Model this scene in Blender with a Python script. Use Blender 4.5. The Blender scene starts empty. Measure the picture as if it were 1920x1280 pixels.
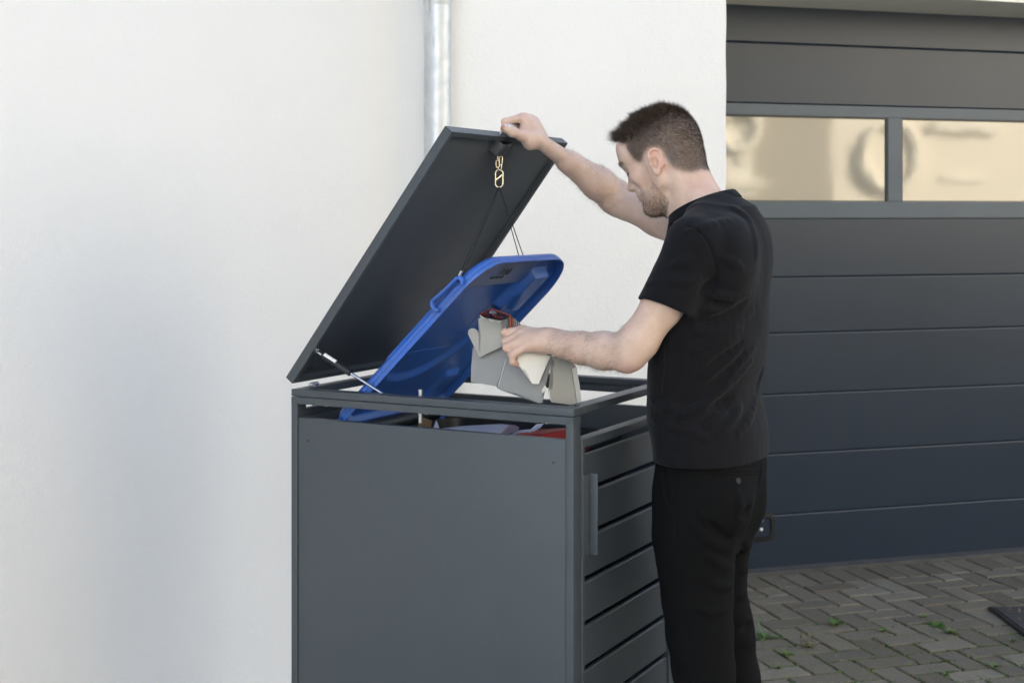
import bpy, bmesh, math, random
import numpy as np
from mathutils import Vector, Matrix, noise as mnoise

R = math.radians
sc = bpy.context.scene
col = sc.collection
rnd = random.Random(7)

# ------------------------------------------------------------------ camera
H = 1.5                       # eye height
FPX, CX, HY = 2667.0, 960.0, 400.0   # focal length, principal column and horizon row of the 1920 px photograph
cam_data = bpy.data.cameras.new("camera")
cam = bpy.data.objects.new("camera", cam_data)
col.objects.link(cam)
cam.location = (0, 0, H)
cam.rotation_euler = (R(90), 0, 0)
cam_data.sensor_width = 36
cam_data.lens = 50.0
cam_data.shift_y = -(640 - HY) / 1920.0
cam_data.clip_start = 0.05
cam_data.clip_end = 400
cam_data.dof.use_dof = True
cam_data.dof.focus_distance = 3.3
cam_data.dof.aperture_fstop = 6.3
sc.camera = cam

# ------------------------------------------------------------------ light
SUN_EL, SUN_AZ = R(26), R(20)          # sun behind the house, over its roof
world = bpy.data.worlds.new("World")
sc.world = world
world.use_nodes = True
wn = world.node_tree
bg = wn.nodes["Background"]
sky = wn.nodes.new("ShaderNodeTexSky")
sky.sky_type = 'NISHITA'
sky.sun_disc = False
sky.sun_elevation = SUN_EL
sky.sun_rotation = SUN_AZ
sky.air_density = 1.0
sky.dust_density = 1.0
sky.ozone_density = 1.6
wn.links.new(sky.outputs[0], bg.inputs[0])
bg.inputs[1].default_value = 0.135
sun_data = bpy.data.lights.new("sun", 'SUN')
sun_data.energy = 5.0
sun_data.angle = R(0.6)
sun_data.color = (1.0, 0.98, 0.95)
sun = bpy.data.objects.new("sun", sun_data)
col.objects.link(sun)
to_sun = Vector((math.sin(SUN_AZ) * math.cos(SUN_EL), math.cos(SUN_AZ) * math.cos(SUN_EL), math.sin(SUN_EL)))
sun.rotation_euler = (-to_sun).to_track_quat('-Z', 'Y').to_euler()
sun.location = (3, 12, 14)

sc.render.engine = 'CYCLES'
sc.view_settings.view_transform = 'Standard'
sc.view_settings.look = 'None'
sc.view_settings.exposure = 1.97
sc.view_settings.gamma = 1.0
sc.cycles.use_denoising = True
sc.cycles.max_bounces = 10
sc.cycles.diffuse_bounces = 5
sc.cycles.glossy_bounces = 4
sc.cycles.sample_clamp_indirect = 8

# ------------------------------------------------------------------ helpers
def tag(o, label=None, cat=None, group=None, kind=None):
    if label: o["label"] = label
    if cat: o["category"] = cat
    if group: o["group"] = group
    if kind: o["kind"] = kind
    return o

def empty(name, loc=(0, 0, 0), rotz=0.0, **kw):
    o = bpy.data.objects.new(name, None)
    o.empty_display_size = 0.1
    col.objects.link(o)
    o.location = loc
    o.rotation_euler = (0, 0, rotz)
    tag(o, **kw)
    return o

def link(name, me, m, parent=None, smooth=None):
    o = bpy.data.objects.new(name, me)
    col.objects.link(o)
    if m is not None:
        for mm in (m if isinstance(m, (list, tuple)) else [m]):
            me.materials.append(mm)
    if smooth is not None:
        if smooth is True:
            me.polygons.foreach_set("use_smooth", [True] * len(me.polygons))
        else:
            me.polygons.foreach_set("use_smooth", [True] * len(me.polygons))
            me.set_sharp_from_angle(angle=R(smooth))
    if parent: o.parent = parent
    return o

def obj(name, bm, m, parent=None, smooth=None):
    me = bpy.data.meshes.new(name)
    bmesh.ops.recalc_face_normals(bm, faces=bm.faces)
    bm.to_mesh(me)
    bm.free()
    return link(name, me, m, parent, smooth)

def frame_matrix(origin, ex, ey, ez):
    m = Matrix((ex, ey, ez)).transposed().to_4x4()
    m.translation = origin
    return m

def add_box(bm, lo, hi, bev=0.0, seg=2, M=None):
    t = bmesh.new()
    bmesh.ops.create_cube(t, size=1.0)
    lo, hi = Vector(lo), Vector(hi)
    for v in t.verts:
        v.co = Vector([lo[i] + (v.co[i] + 0.5) * (hi[i] - lo[i]) for i in range(3)])
    if bev > 0:
        bmesh.ops.bevel(t, geom=list(t.edges), offset=bev, segments=seg, profile=0.6, affect='EDGES', clamp_overlap=True)
    if M is not None:
        bmesh.ops.transform(t, matrix=M, verts=t.verts)
    merge(bm, t)

def merge(bm, t):
    off = {}
    for v in t.verts: off[v] = bm.verts.new(v.co)
    for f in t.faces:
        try:
            g = bm.faces.new([off[v] for v in f.verts]); g.smooth = f.smooth; g.material_index = f.material_index
        except ValueError: pass
    t.free()

def add_tube(bm, pts, rad, seg=12, caps=True, closed=False):
    """tube along a polyline; rad a number or one per point"""
    pts = [Vector(p) for p in pts]
    n = len(pts)
    rads = rad if isinstance(rad, (list, tuple)) else [rad] * n
    rings = []
    ref = None
    for i, p in enumerate(pts):
        a = pts[(i - 1) % n] if (closed or i > 0) else p
        b = pts[(i + 1) % n] if (closed or i < n - 1) else p
        d = (b - a).normalized()
        if ref is None:
            ref = d.orthogonal().normalized()
        u = (ref - d * ref.dot(d))
        if u.length < 1e-6: u = d.orthogonal()
        u.normalize(); ref = u
        w = d.cross(u)
        rings.append([bm.verts.new(p + (u * math.cos(2 * math.pi * k / seg) + w * math.sin(2 * math.pi * k / seg)) * rads[i]) for k in range(seg)])
    m = n if closed else n - 1
    for i in range(m):
        A, B = rings[i], rings[(i + 1) % n]
        for k in range(seg):
            f = bm.faces.new((A[k], A[(k + 1) % seg], B[(k + 1) % seg], B[k])); f.smooth = True
    if caps and not closed:
        bm.faces.new(rings[0][::-1]); bm.faces.new(rings[-1])

def add_prism(bm, pts, d):
    """closed outline pts (3D, planar) extruded by vector d"""
    d = Vector(d)
    a = [bm.verts.new(Vector(p)) for p in pts]
    b = [bm.verts.new(Vector(p) + d) for p in pts]
    n = len(pts)
    bm.faces.new(a[::-1]); bm.faces.new(b)
    for i in range(n):
        bm.faces.new((a[i], a[(i + 1) % n], b[(i + 1) % n], b[i]))

def at(px, py, Y):
    """the point at depth Y that the photograph shows at pixel (px, py)"""
    return Vector(((px - CX) / FPX * Y, Y, H + (HY - py) / FPX * Y))

def on_plane(px, py, p0, nrm):
    d = Vector(((px - CX) / FPX, 1.0, (HY - py) / FPX))
    o = Vector((0, 0, H)); p0 = Vector(p0); nrm = Vector(nrm)
    return o + d * ((p0 - o).dot(nrm) / d.dot(nrm))

# ------------------------------------------------------------------ materials
class NT:
    def __init__(s, name):
        s.m = bpy.data.materials.new(name); s.m.use_nodes = True
        s.t = s.m.node_tree; s.b = s.t.nodes["Principled BSDF"]
    def n(s, typ, **kw):
        x = s.t.nodes.new(typ)
        for k, v in kw.items():
            if k.startswith("i_"):
                kk = k[2:]; x.inputs[int(kk) if kk.isdigit() else kk.replace("_", " ")].default_value = v
            else: setattr(x, k, v)
        return x
    def l(s, a, b): s.t.links.new(a, b)
    def coord(s, kind="Object", scale=None):
        c = s.n("ShaderNodeTexCoord").outputs[kind]
        if scale:
            mp = s.n("ShaderNodeMapping"); mp.inputs["Scale"].default_value = scale
            s.l(c, mp.inputs[0]); return mp.outputs[0]
        return c
    def noise(s, vec, scale, detail=4, rough=0.55, dist=0.0):
        x = s.n("ShaderNodeTexNoise"); x.inputs["Scale"].default_value = scale
        x.inputs["Detail"].default_value = detail; x.inputs["Roughness"].default_value = rough
        x.inputs["Distortion"].default_value = dist
        s.l(vec, x.inputs["Vector"]); return x.outputs["Fac"]
    def ramp(s, fac, stops):
        x = s.n("ShaderNodeValToRGB"); e = x.color_ramp.elements
        while len(e) < len(stops): e.new(0.5)
        for k, (p, c) in enumerate(stops):
            e[k].position = p; e[k].color = (*c, 1) if len(c) == 3 else c
        s.l(fac, x.inputs[0]); return x.outputs[0]
    def mix(s, fac, a, b, blend='MIX'):
        x = s.n("ShaderNodeMix", data_type='RGBA', blend_type=blend)
        for sock, v in ((x.inputs[0], fac), (x.inputs[6], a), (x.inputs[7], b)):
            if isinstance(v, (int, float)): sock.default_value = v
            elif isinstance(v, (tuple, list)): sock.default_value = (*v, 1) if len(v) == 3 else v
            else: s.l(v, sock)
        return x.outputs[2]
    def math(s, op, a, b=0.0, c=None):
        x = s.n("ShaderNodeMath", operation=op)
        for k, v in enumerate((a, b) if c is None else (a, b, c)):
            if isinstance(v, (int, float)): x.inputs[k].default_value = v
            else: s.l(v, x.inputs[k])
        return x.outputs[0]
    def bump(s, h, strength=0.3, dist=0.002, nrm=None):
        x = s.n("ShaderNodeBump"); x.inputs["Strength"].default_value = strength; x.inputs["Distance"].default_value = dist
        s.l(h, x.inputs["Height"])
        if nrm is not None: s.l(nrm, x.inputs["Normal"])
        s.l(x.outputs[0], s.b.inputs["Normal"]); return x.outputs[0]
    def base(s, v):
        if isinstance(v, (tuple, list)): s.b.inputs["Base Color"].default_value = (*v, 1)
        else: s.l(v, s.b.inputs["Base Color"])
    def set(s, **kw):
        for k, v in kw.items():
            i = s.b.inputs[k.replace("_", " ")]
            if isinstance(v, (int, float, tuple, list)): i.default_value = v
            else: s.l(v, i)
        return s

def simple(name, c, rough=0.5, var=0.08, vscale=6.0, bump=0.0, bscale=300.0, metal=0.0, spec=0.5, dist=0.001):
    t = NT(name); v = t.coord()
    nz = t.noise(v, vscale, 5)
    c0 = tuple(x * (1 - var) for x in c); c1 = tuple(min(1, x * (1 + var)) for x in c)
    t.base(t.ramp(nz, [(0.3, c0), (0.7, c1)]))
    nr = t.noise(v, vscale * 3.1, 6)
    t.set(Roughness=t.math('MULTIPLY_ADD', nr, 0.16, rough - 0.08), Metallic=metal)
    t.b.inputs["Specular IOR Level"].default_value = spec
    if bump: t.bump(t.noise(v, bscale, 3), bump, dist)
    return t.m

M = {}
def render_plaster(name, c, strength):
    t = NT(name); v = t.coord()
    big = t.noise(v, 1.3, 4)
    t.base(t.ramp(big, [(0.3, tuple(x * 0.975 for x in c)), (0.7, c)]))
    a = t.noise(v, 120, 3, 0.55, 0.6)
    b = t.noise(v, 45, 4, 0.5, 0.3)
    h = t.math('ADD', a, t.math('MULTIPLY', b, 0.9))
    vo = t.n("ShaderNodeTexVoronoi"); vo.inputs["Scale"].default_value = 230
    t.l(v, vo.inputs["Vector"])
    h = t.math('ADD', h, t.math('MULTIPLY', vo.outputs["Distance"], 0.35))
    t.bump(h, strength, 0.004)
    t.set(Roughness=0.92); t.b.inputs["Specular IOR Level"].default_value = 0.2
    return t.m
M["plaster"] = render_plaster("white_plaster", (0.80, 0.79, 0.765), 0.38)
M["cream"] = render_plaster("cream_plaster", (0.82, 0.74, 0.60), 0.3)
M["pale"] = render_plaster("pale_fill_plaster", (0.78, 0.75, 0.69), 0.3)
M["lintel"] = render_plaster("soffit_plaster", (0.82, 0.78, 0.68), 0.4)
def powder():
    t = NT("anthracite_powder_coat"); v = t.coord()
    big = t.noise(v, 3.5, 6, .65, .5); fine = t.noise(v, 40, 5, .65)
    c = t.ramp(big, [(.3, (0.047, 0.057, 0.065)), (.7, (0.053, 0.064, 0.073))])
    dust = t.math('MULTIPLY', t.ramp(fine, [(.62, (0, 0, 0)), (.80, (1, 1, 1))]), .16)
    c = t.mix(dust, c, (.15, .15, .15))
    scr = t.noise(t.coord("Object", (5, 5, 160)), 1.0, 3, .6, .4); pick = t.noise(v, 6, 2)
    s_ = t.math('MULTIPLY', t.math('GREATER_THAN', scr, .745), t.math('GREATER_THAN', pick, .62))
    t.base(t.mix(t.math('MULTIPLY', s_, .25), c, (.2, .21, .22)))
    t.set(Roughness=t.math('MULTIPLY_ADD', big, .22, .31))
    t.bump(t.noise(v, 900, 2), .07, .001)
    return t.m
M["paint"] = powder()
M["paint_in"] = simple("anthracite_sheet", (0.058, 0.066, 0.073), 0.48, 0.05, 4, 0.05, 900)
M["black"] = simple("black_plastic", (0.012, 0.012, 0.013), 0.4, 0.2, 10, 0.05, 400)
M["steel"] = simple("bright_steel", (0.56, 0.56, 0.57), 0.25, 0.06, 60, metal=1.0)
M["brass"] = simple("yellow_passivated_steel", (0.66, 0.58, 0.41), 0.28, 0.1, 80, metal=1.0)
M["white"] = simple("white_paint", (0.8, 0.8, 0.78), 0.5)
M["roof"] = simple("roof_felt", (0.12, 0.11, 0.1), 0.9)
M["yard"] = simple("pale_yard_concrete", (0.15, 0.145, 0.13), 0.9, 0.12, 3, 0.4, 60)
M["slab"] = simple("pale_bounce_concrete", (0.46, 0.46, 0.455), 0.9, 0.1, 3, 0.3, 80)
M["asphalt"] = simple("asphalt", (0.06, 0.06, 0.06), 0.9, 0.2, 30, 0.4, 200)
def galv():
    t = NT("weathered_zinc"); v = t.coord()
    sp = t.n("ShaderNodeTexVoronoi"); sp.inputs["Scale"].default_value = 55; t.l(v, sp.inputs["Vector"])
    st = t.noise(t.coord("Object", (26, 26, 5)), 1.0, 5, 0.6)
    c = t.ramp(t.noise(v, 18, 5), [(0.3, (0.50, 0.53, 0.55)), (0.7, (0.64, 0.66, 0.67))])
    c = t.mix(t.ramp(st, [(0.64, (0, 0, 0)), (0.74, (1, 1, 1))]), c, (0.34, 0.36, 0.37))
    t.base(c)
    t.set(Metallic=0.6, Roughness=t.math('MULTIPLY_ADD', sp.outputs["Distance"], 0.12, 0.42))
    t.bump(t.noise(v, 40, 3), 0.12, 0.002)
    return t.m
M["zinc"] = galv()
# ================================================================== the place
BETA = R(17.1)                                  # garage front, turned away to the right
gu = Vector((math.cos(BETA), math.sin(BETA), 0))      # along the garage front
gn = Vector((-math.sin(BETA), math.cos(BETA), 0))     # into the house
ez = Vector((0, 0, 1))
D_DOOR, D_WALL = 5.41, 5.03
LINTEL = 2.372
ROOF_Z = 2.665
def gp(u, d, z=0.0): return gu * u + gn * d + ez * z
def g_of(px, d):
    r = Vector(((px - CX) / FPX, 1, 0)); p = r * (d / r.dot(gn)); return p.dot(gu)
U_IN = g_of(720, D_WALL)                        # inner corner of the two walls
U_J = g_of(1363.5, D_WALL)                      # garage opening, left jamb
ALPHA = R(28.15)                                # bin store and left wall, 45 degrees to the garage
u1 = Vector((-math.cos(ALPHA), math.sin(ALPHA), 0))
u2 = Vector((math.sin(ALPHA), math.cos(ALPHA), 0))

# ground sheets
bm = bmesh.new()
add_box(bm, (-60, -60, -0.4), (60, 60, -0.11))
g = obj("ground", bm, M["yard"]); tag(g, kind="structure")

def paver_mat():
    t = NT("concrete_pavers"); v = t.coord()
    at_ = t.n("ShaderNodeAttribute", attribute_name="tone")
    base = t.ramp(at_.outputs["Fac"], [(0.0, (0.105, 0.088, 0.060)), (0.5, (0.150, 0.130, 0.093)), (1.0, (0.190, 0.169, 0.128))])
    n1 = t.noise(v, 9, 6, 0.6)
    base = t.mix(t.ramp(n1, [(0.35, (0, 0, 0)), (0.75, (0.6, 0.6, 0.6))]), base, (0.10, 0.095, 0.08))
    fl = t.n("ShaderNodeTexVoronoi"); fl.inputs["Scale"].default_value = 95; t.l(v, fl.inputs["Vector"])
    pick = t.math('GREATER_THAN', t.noise(v, 33, 2), 0.53)
    chips = t.math('MULTIPLY', t.math('LESS_THAN', fl.outputs["Distance"], 0.20), pick)
    base = t.mix(t.math('MULTIPLY', chips, 0.55), base, (0.42, 0.41, 0.38))
    t.base(base)
    t.bump(t.math('ADD', t.noise(v, 260, 4), t.math('MULTIPLY', n1, 1.5)), 0.5, 0.003)
    t.set(Roughness=0.85)
    return t.m
M["paver"] = paver_mat()
M["joint"] = simple("mossy_joint_sand", (0.022, 0.021, 0.010), 0.95, 0.5, 20, 0.6, 120, dist=0.004)

def pavers():
    """herringbone 20 x 10 cm pavers, one header row along the garage door"""
    vs, fs, tone = [], [], []
    def put(uc, vc, lu, lv):      # centre and size in (u along wall, v out from the door)
        g = 0.0055; ch = 0.0035
        z = rnd.uniform(-0.002, 0.002); tx = rnd.uniform(-0.006, 0.006); ty = rnd.uniform(-0.006, 0.006)
        t = min(1, max(0, rnd.gauss(0.5, 0.30)))
        i0 = len(vs)
        for (e, zz) in ((g, -0.03), (g, z - 0.004), (g + ch, z)):
            for sx, sy in ((-1, -1), (1, -1), (1, 1), (-1, 1)):
                x = sx * (lu / 2 - e) + rnd.uniform(-.0007, .0007); y = sy * (lv / 2 - e) + rnd.uniform(-.0007, .0007)
                p = gp(uc + x, D_DOOR - (vc + y), zz + (x * tx + y * ty if zz > -0.02 else 0))
                vs.append(p); tone.append(t)
        for k in range(2):
            a = i0 + 4 * k
            for q in range(4):
                r = (q + 1) % 4
                fs.append((a + q, a + r, a + 4 + r, a + 4 + q))
        fs.append((i0 + 8, i0 + 9, i0 + 10, i0 + 11))
    S = 0.1
    for i in range(15, 60): put(i * S + 0.05, 0.075 + 0.1, S, 2 * S)
    v0 = 0.275
    for i in range(15, 60):
        for j in range(0, 55):
            c = (i - j) % 4
            if c == 0: put((i + 1) * S, v0 + (j + .5) * S, 2 * S, S)
            elif c == 2 and j > 0: put((i + .5) * S, v0 + j * S, S, 2 * S)
            elif c == 2: put((i + .5) * S, v0 + .5 * S, S, S)
    me = bpy.data.meshes.new("paving")
    me.from_pydata([tuple(v) for v in vs], [], fs)
    a = me.attributes.new("tone", 'FLOAT', 'POINT'); a.data.foreach_set("value", tone)
    me.update()
    return link("paving", me, M["paver"])
tag(pavers(), kind="structure")
bm = bmesh.new()
add_prism(bm, [gp(1.502, D_DOOR + .1, -.014), gp(6, D_DOOR + .1, -.014), gp(6, D_DOOR - 5.8, -.014), gp(1.502, D_DOOR - 5.8, -.014)], (0, 0, -0.012))
ys = bmesh.new()
add_prism(ys, [gp(-4, 4.2, -.025), gp(1.495, 4.2, -.025), gp(1.495, D_DOOR - 5.8, -.025), gp(-4, D_DOOR - 5.8, -.025)], (0, 0, .024))  # unseen slab, made pale to bounce light onto the lower left wall
gs_ = bmesh.new()
add_prism(gs_, [gp(-4, 4.205, -.10), gp(1.495, 4.205, -.10), gp(1.495, D_DOOR, -.10), gp(-4, D_DOOR, -.10)], (0, 0, .04))
tag(obj("gravel_strip", gs_, M["slab"]), kind="structure")
tag(obj("yard_bounce_slab", ys, M["slab"]), kind="structure")
js = obj("paving_bed", bm, M["joint"]); tag(js, kind="structure")

# ---- the house
def wavy_slab(u0, u1_, z0, z1, d0, d1):
    bm = bmesh.new()
    add_prism(bm, [gp(u0, d0, z0), gp(u1_, d0, z0), gp(u1_, d1, z0), gp(u0, d1, z0)], (0, 0, z1 - z0))
    return bm
house = empty("house", gp(U_IN, D_WALL), 0, label="white rendered house wall folding round a shallow inner corner behind the grey bin store", cat="house")
PIN = gp(U_IN, D_WALL)
# rear wall: outline with a slightly uneven plaster arris at the garage jamb
def rear_wall():
    bm = bmesh.new()
    zs = [i * 0.04 for i in range(-3, int(ROOF_Z / 0.04) + 1)]
    ring_prev = None
    for z in zs:
        w = 0.0014 * math.sin(z * 23) + 0.0022 * (mnoise.noise(Vector((z * 9, 3.1, 0)))) + 0.0012 * mnoise.noise(Vector((z * 37, 0, 1)))
        pts = [gp(U_IN + .10, D_WALL, z), gp(U_J + w - 0.012, D_WALL, z), gp(U_J + w - 0.0035, D_WALL + 0.0035, z), gp(U_J + w, D_WALL + 0.012, z), gp(U_J + w, D_DOOR + 0.25, z), gp(U_IN + .1, D_DOOR + 0.25, z)]
        ring = [bm.verts.new(p) for p in pts]
        if ring_prev:
            n = len(ring)
            for k in range(n): bm.faces.new((ring_prev[k], ring_prev[(k + 1) % n], ring[(k + 1) % n], ring[k]))
        else: bm.faces.new(ring[::-1])
        ring_prev = ring
    bm.faces.new(ring_prev)
    return bm
def put_child(o, parent):
    o.parent = parent; o.matrix_parent_inverse = Matrix.Translation(parent.location).inverted(); return o
put_child(obj("wall", rear_wall(), M["plaster"], smooth=25), house)
bm = bmesh.new()
LW = 7.0
q0, q1 = PIN - u2 * .16, PIN - u2 * LW
nl = -Vector((u2.y, -u2.x, 0))   # away from the yard
add_prism(bm, [q - ez * .12 for q in (q0, q1, q1 + nl * 0.4, q0 + nl * 0.4 + u2 * 0.3)], (0, 0, ROOF_Z + .12))
put_child(obj("wall", bm, M["plaster"]), house)
bm = bmesh.new()
def lint():
    prev = None; n_ = 90
    for i in range(n_ + 1):
        u = U_J - 0.0 + (5.0) * i / n_
        w = 0.0016 * mnoise.noise(Vector((u * 21, 7, 0))) + 0.001 * mnoise.noise(Vector((u * 60, 1, 0)))
        pts = [gp(u, D_WALL + .004, LINTEL + .004 + w), gp(u, D_WALL + .004, ROOF_Z - .003), gp(u, D_DOOR + .25, ROOF_Z - .003), gp(u, D_DOOR + .25, LINTEL + 0.09), gp(u, D_DOOR + .012, LINTEL + .09), gp(u, D_DOOR - .001, LINTEL + w)]
        ring = [bm.verts.new(p) for p in pts]
        if prev:
            for k in range(6): bm.faces.new((prev[k], prev[(k + 1) % 6], ring[(k + 1) % 6], ring[k]))
        else: bm.faces.new(ring[::-1])
        prev = ring
    bm.faces.new(prev)
lint()
put_child(obj("lintel", bm, M["lintel"]), house)
put_child(obj("wall", wavy_slab(U_J + 3.9, U_J + 8, 0, LINTEL - .002, D_WALL, D_DOOR + .25), M["plaster"]), house)
bm = bmesh.new()
add_prism(bm, [PIN - gn * .015 - nl * .015, q1 - nl * .015, q1 + nl * 6, PIN + nl * 6 + gn * 5, gp(U_J + 8, D_WALL + 6, 0), gp(U_J + 8, D_WALL - .015, 0)], (0, 0, 0.18))
for v in bm.verts: v.co.z += ROOF_Z - .03
put_child(obj("roof", bm, M["roof"]), house)

# unseen upper storey, added to screen off bright sky beside the sun
put_child(obj("wall", wavy_slab(U_J + 1.15, U_J + 12, ROOF_Z + .155, 5.3, D_WALL + .01, D_WALL + 8), M["plaster"]), house)
# cove added to soften the shading step at the inner corner
bm = bmesh.new()
A0 = PIN - u2 * .16; B0 = PIN + gu * .10; Cc_ = PIN.copy()
cv = []
for k in range(19):
    t_ = k / 18; p_ = A0 * (1 - t_) ** 2 + Cc_ * 2 * t_ * (1 - t_) + B0 * t_ * t_
    cv.append((bm.verts.new(p_ - ez * .10), bm.verts.new(p_ + ez * (ROOF_Z - .04))))
for (a_, b_), (c_, d_) in zip(cv, cv[1:]): bm.faces.new((a_, c_, d_, b_))
put_child(obj("added_corner_cove", bm, M["plaster"], smooth=True), house)
# ---- downpipe
pc = gp(g_of(820.5, D_WALL - 0.075), D_WALL - 0.075)
bm = bmesh.new()
add_tube(bm, [pc + ez * 0.02, pc + ez * 2.262], 0.0485, 40)
dp = obj("downpipe", bm, M["zinc"], smooth=40)
tag(dp, "weathered galvanised rain downpipe on the white wall behind the open lid", "drainpipe")
bm = bmesh.new()
add_tube(bm, [pc + ez * 2.245, pc + ez * 2.25, pc + ez * 2.64], [0.0498, 0.0512, 0.0512], 40)
obj("pipe_socket", bm, M["zinc"], dp, smooth=40)
bm = bmesh.new()
add_tube(bm, [pc + ez * 0.9, pc + ez * 0.93], 0.053, 32)
add_tube(bm, [pc + ez * 0.915, pc + ez * .915 + gn * .08], 0.006, 10)
obj("pipe_bracket", bm, M["zinc"], dp, smooth=40)

# ---- garage door
def door_paint():
    t = NT("garage_door_paint"); v = t.coord("Object", (1, 1, 1))
    fine = t.noise(t.coord("Object", (14, 14, 1.2)), 1.0, 5, 0.6)
    nz = t.noise(v, 2.0, 4)
    t.base(t.mix(t.ramp(fine, [(0.45, (0, 0, 0)), (0.9, (0.12, 0.12, 0.12))]), t.ramp(nz, [(0.3, (0.017, 0.0265, 0.042)), (0.7, (0.021, 0.031, 0.049))]), (0.045, 0.045, 0.044)))
    t.set(Roughness=t.math('MULTIPLY_ADD', nz, 0.05, 0.27))
    t.bump(t.noise(v, 420, 3), 0.06, 0.001)
    t.b.inputs["Specular IOR Level"].default_value = 0.5
    return t.m
M["door"] = door_paint()
M["door_alu"] = simple("garage_door_aluminium_paint", (0.072, 0.092, 0.112), 0.38, 0.05, 5, 0.04, 600)
def z_at(px, py, d=D_DOOR):
    r = Vector(((px - CX) / FPX, 1, 0)); Y = d / r.dot(gn); return H + (HY - py) / FPX * Y
gd = empty("garage_door", gp(U_J, D_DOOR), 0, label="dark anthracite sectional garage door with a row of windows, behind the man", cat="garage door")
UA, UB = U_J - 0.05, U_J + 3.95
joints = [z_at(1450, 82 - (1450-1363)*-.0), 0]   # filled below
zj = [z_at(1640, 88.5), z_at(1640, 199.5), z_at(1640, 409.5), z_at(1640, 517.5), z_at(1640, 620), z_at(1640, 731.5), z_at(1640, 840.5), z_at(1640, 952)]
zbot = z_at(1640, 1052)
edges = [LINTEL + .06] + zj + [zbot]
def panel(za, zb, dpth=0.0, m="door"):
    """one door section face with rounded upper and lower lips, za above zb"""
    bm = bmesh.new(); r = 0.006
    prof = [(za - .0004, .0046), (za - .0006, .0034), (za - .0022, .0022), (za - .0036, .0007), (za - r, 0), (zb + r, 0), (zb + .0036, .0007), (zb + .0022, .0022), (zb + .0006, .0034), (zb + .0004, .0046)]
    A = [bm.verts.new(gp(UA, D_DOOR + dpth + q, z)) for z, q in prof]
    B = [bm.verts.new(gp(UB, D_DOOR + dpth + q, z)) for z, q in prof]
    for k in range(len(prof) - 1): bm.faces.new((A[k], B[k], B[k + 1], A[k + 1]))
    return bm
for k in range(len(edges) - 1):
    if k == 2: continue
    put_child(obj("door_panel", panel(edges[k], edges[k + 1]), M["door"]), gd)
bm = bmesh.new()
add_prism(bm, [gp(UA, D_DOOR + .0135, zbot), gp(UB, D_DOOR + .0135, zbot), gp(UB, D_DOOR + .02, zbot), gp(UA, D_DOOR + .02, zbot)], (0, 0, LINTEL + .08 - zbot))
put_child(obj("door_core", bm, M["door"]), gd)
# window section: frame bars, panes behind
ztop, zlow = zj[1], zj[2]
zwt, zwb = z_at(1500, 217.8), z_at(1500, 377.5)
ua, ub = g_of(1663.5, D_DOOR), g_of(1691.5, D_DOOR)
pitch = 1.02
bm = bmesh.new()
def bar(u0, u1_, z0, z1, d0=-0.004, d1=0.013):
    t = bmesh.new()
    add_prism(t, [gp(u0, D_DOOR + d0, z0), gp(u1_, D_DOOR + d0, z0), gp(u1_, D_DOOR + d1, z0), gp(u0, D_DOOR + d1, z0)], (0, 0, z1 - z0))
    bmesh.ops.bevel(t, geom=list(t.edges), offset=0.003, segments=2, affect='EDGES')
    merge(bm, t)
bar(UA, UB, zwt, ztop - .0015); bar(UA, UB, zlow + .0015, zwb)
WIN = []
uu = ua
bar(ua, ub, zwb - .001, zwt + .001)
w_p = 1.0
bar(ub + w_p, ub + w_p + (ub - ua), zwb - .001, zwt + .001)
bar(ub + 2 * w_p + (ub - ua), ub + 2 * w_p + 2 * (ub - ua), zwb - .001, zwt + .001)
put_child(obj("window_rail", bm, M["door_alu"], smooth=50), gd)
def pane_mat():
    t = NT("coated_door_glazing"); v = t.coord()
    wob = t.noise(v, 1.7, 2, 0.4); wob2 = t.noise(v, 5.0, 2, 0.4)
    t.base((0.285, 0.268, 0.232))
    t.set(Metallic=0.55, Roughness=0.05)
    t.bump(t.math('ADD', wob, t.math('MULTIPLY', wob2, 0.25)), 0.18, 0.010)
    return t.m
M["pane"] = pane_mat()
for (a, b) in ((UA, ua), (ub, ub + w_p), (ub + w_p + (ub - ua), ub + 2 * w_p + (ub - ua))):
    bm = bmesh.new(); nx, nz_ = 24, 8
    grid = [[bm.verts.new(gp(a + (b - a) * i / nx, D_DOOR + 0.0065 - 0.0 * 0, zwb - .004 + (zwt - zwb + .008) * j / nz_)) for j in range(nz_ + 1)] for i in range(nx + 1)]
    for i in range(nx):
        for j in range(nz_): bm.faces.new((grid[i][j], grid[i + 1][j], grid[i + 1][j + 1], grid[i][j + 1]))
    p = put_child(obj("window_pane", bm, M["pane"], smooth=True), gd)
    # rubber gasket round the pane
    bm = bmesh.new()
    for (z0, z1, x0, x1) in ((zwt - .007, zwt - .001, a, b), (zwb + .001, zwb + .004, a, b), (zwb, zwt, b - .006, b - .0005), (zwb, zwt, a + .0005, a + .003)):
        t = bmesh.new()
        add_prism(t, [gp(x0, D_DOOR + .0005, z0), gp(x1, D_DOOR + .0005, z0), gp(x1, D_DOOR + .008, z0), gp(x0, D_DOOR + .008, z0)], (0, 0, z1 - z0)); merge(bm, t)
    put_child(obj("window_gasket", bm, M["black"]), gd)
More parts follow.
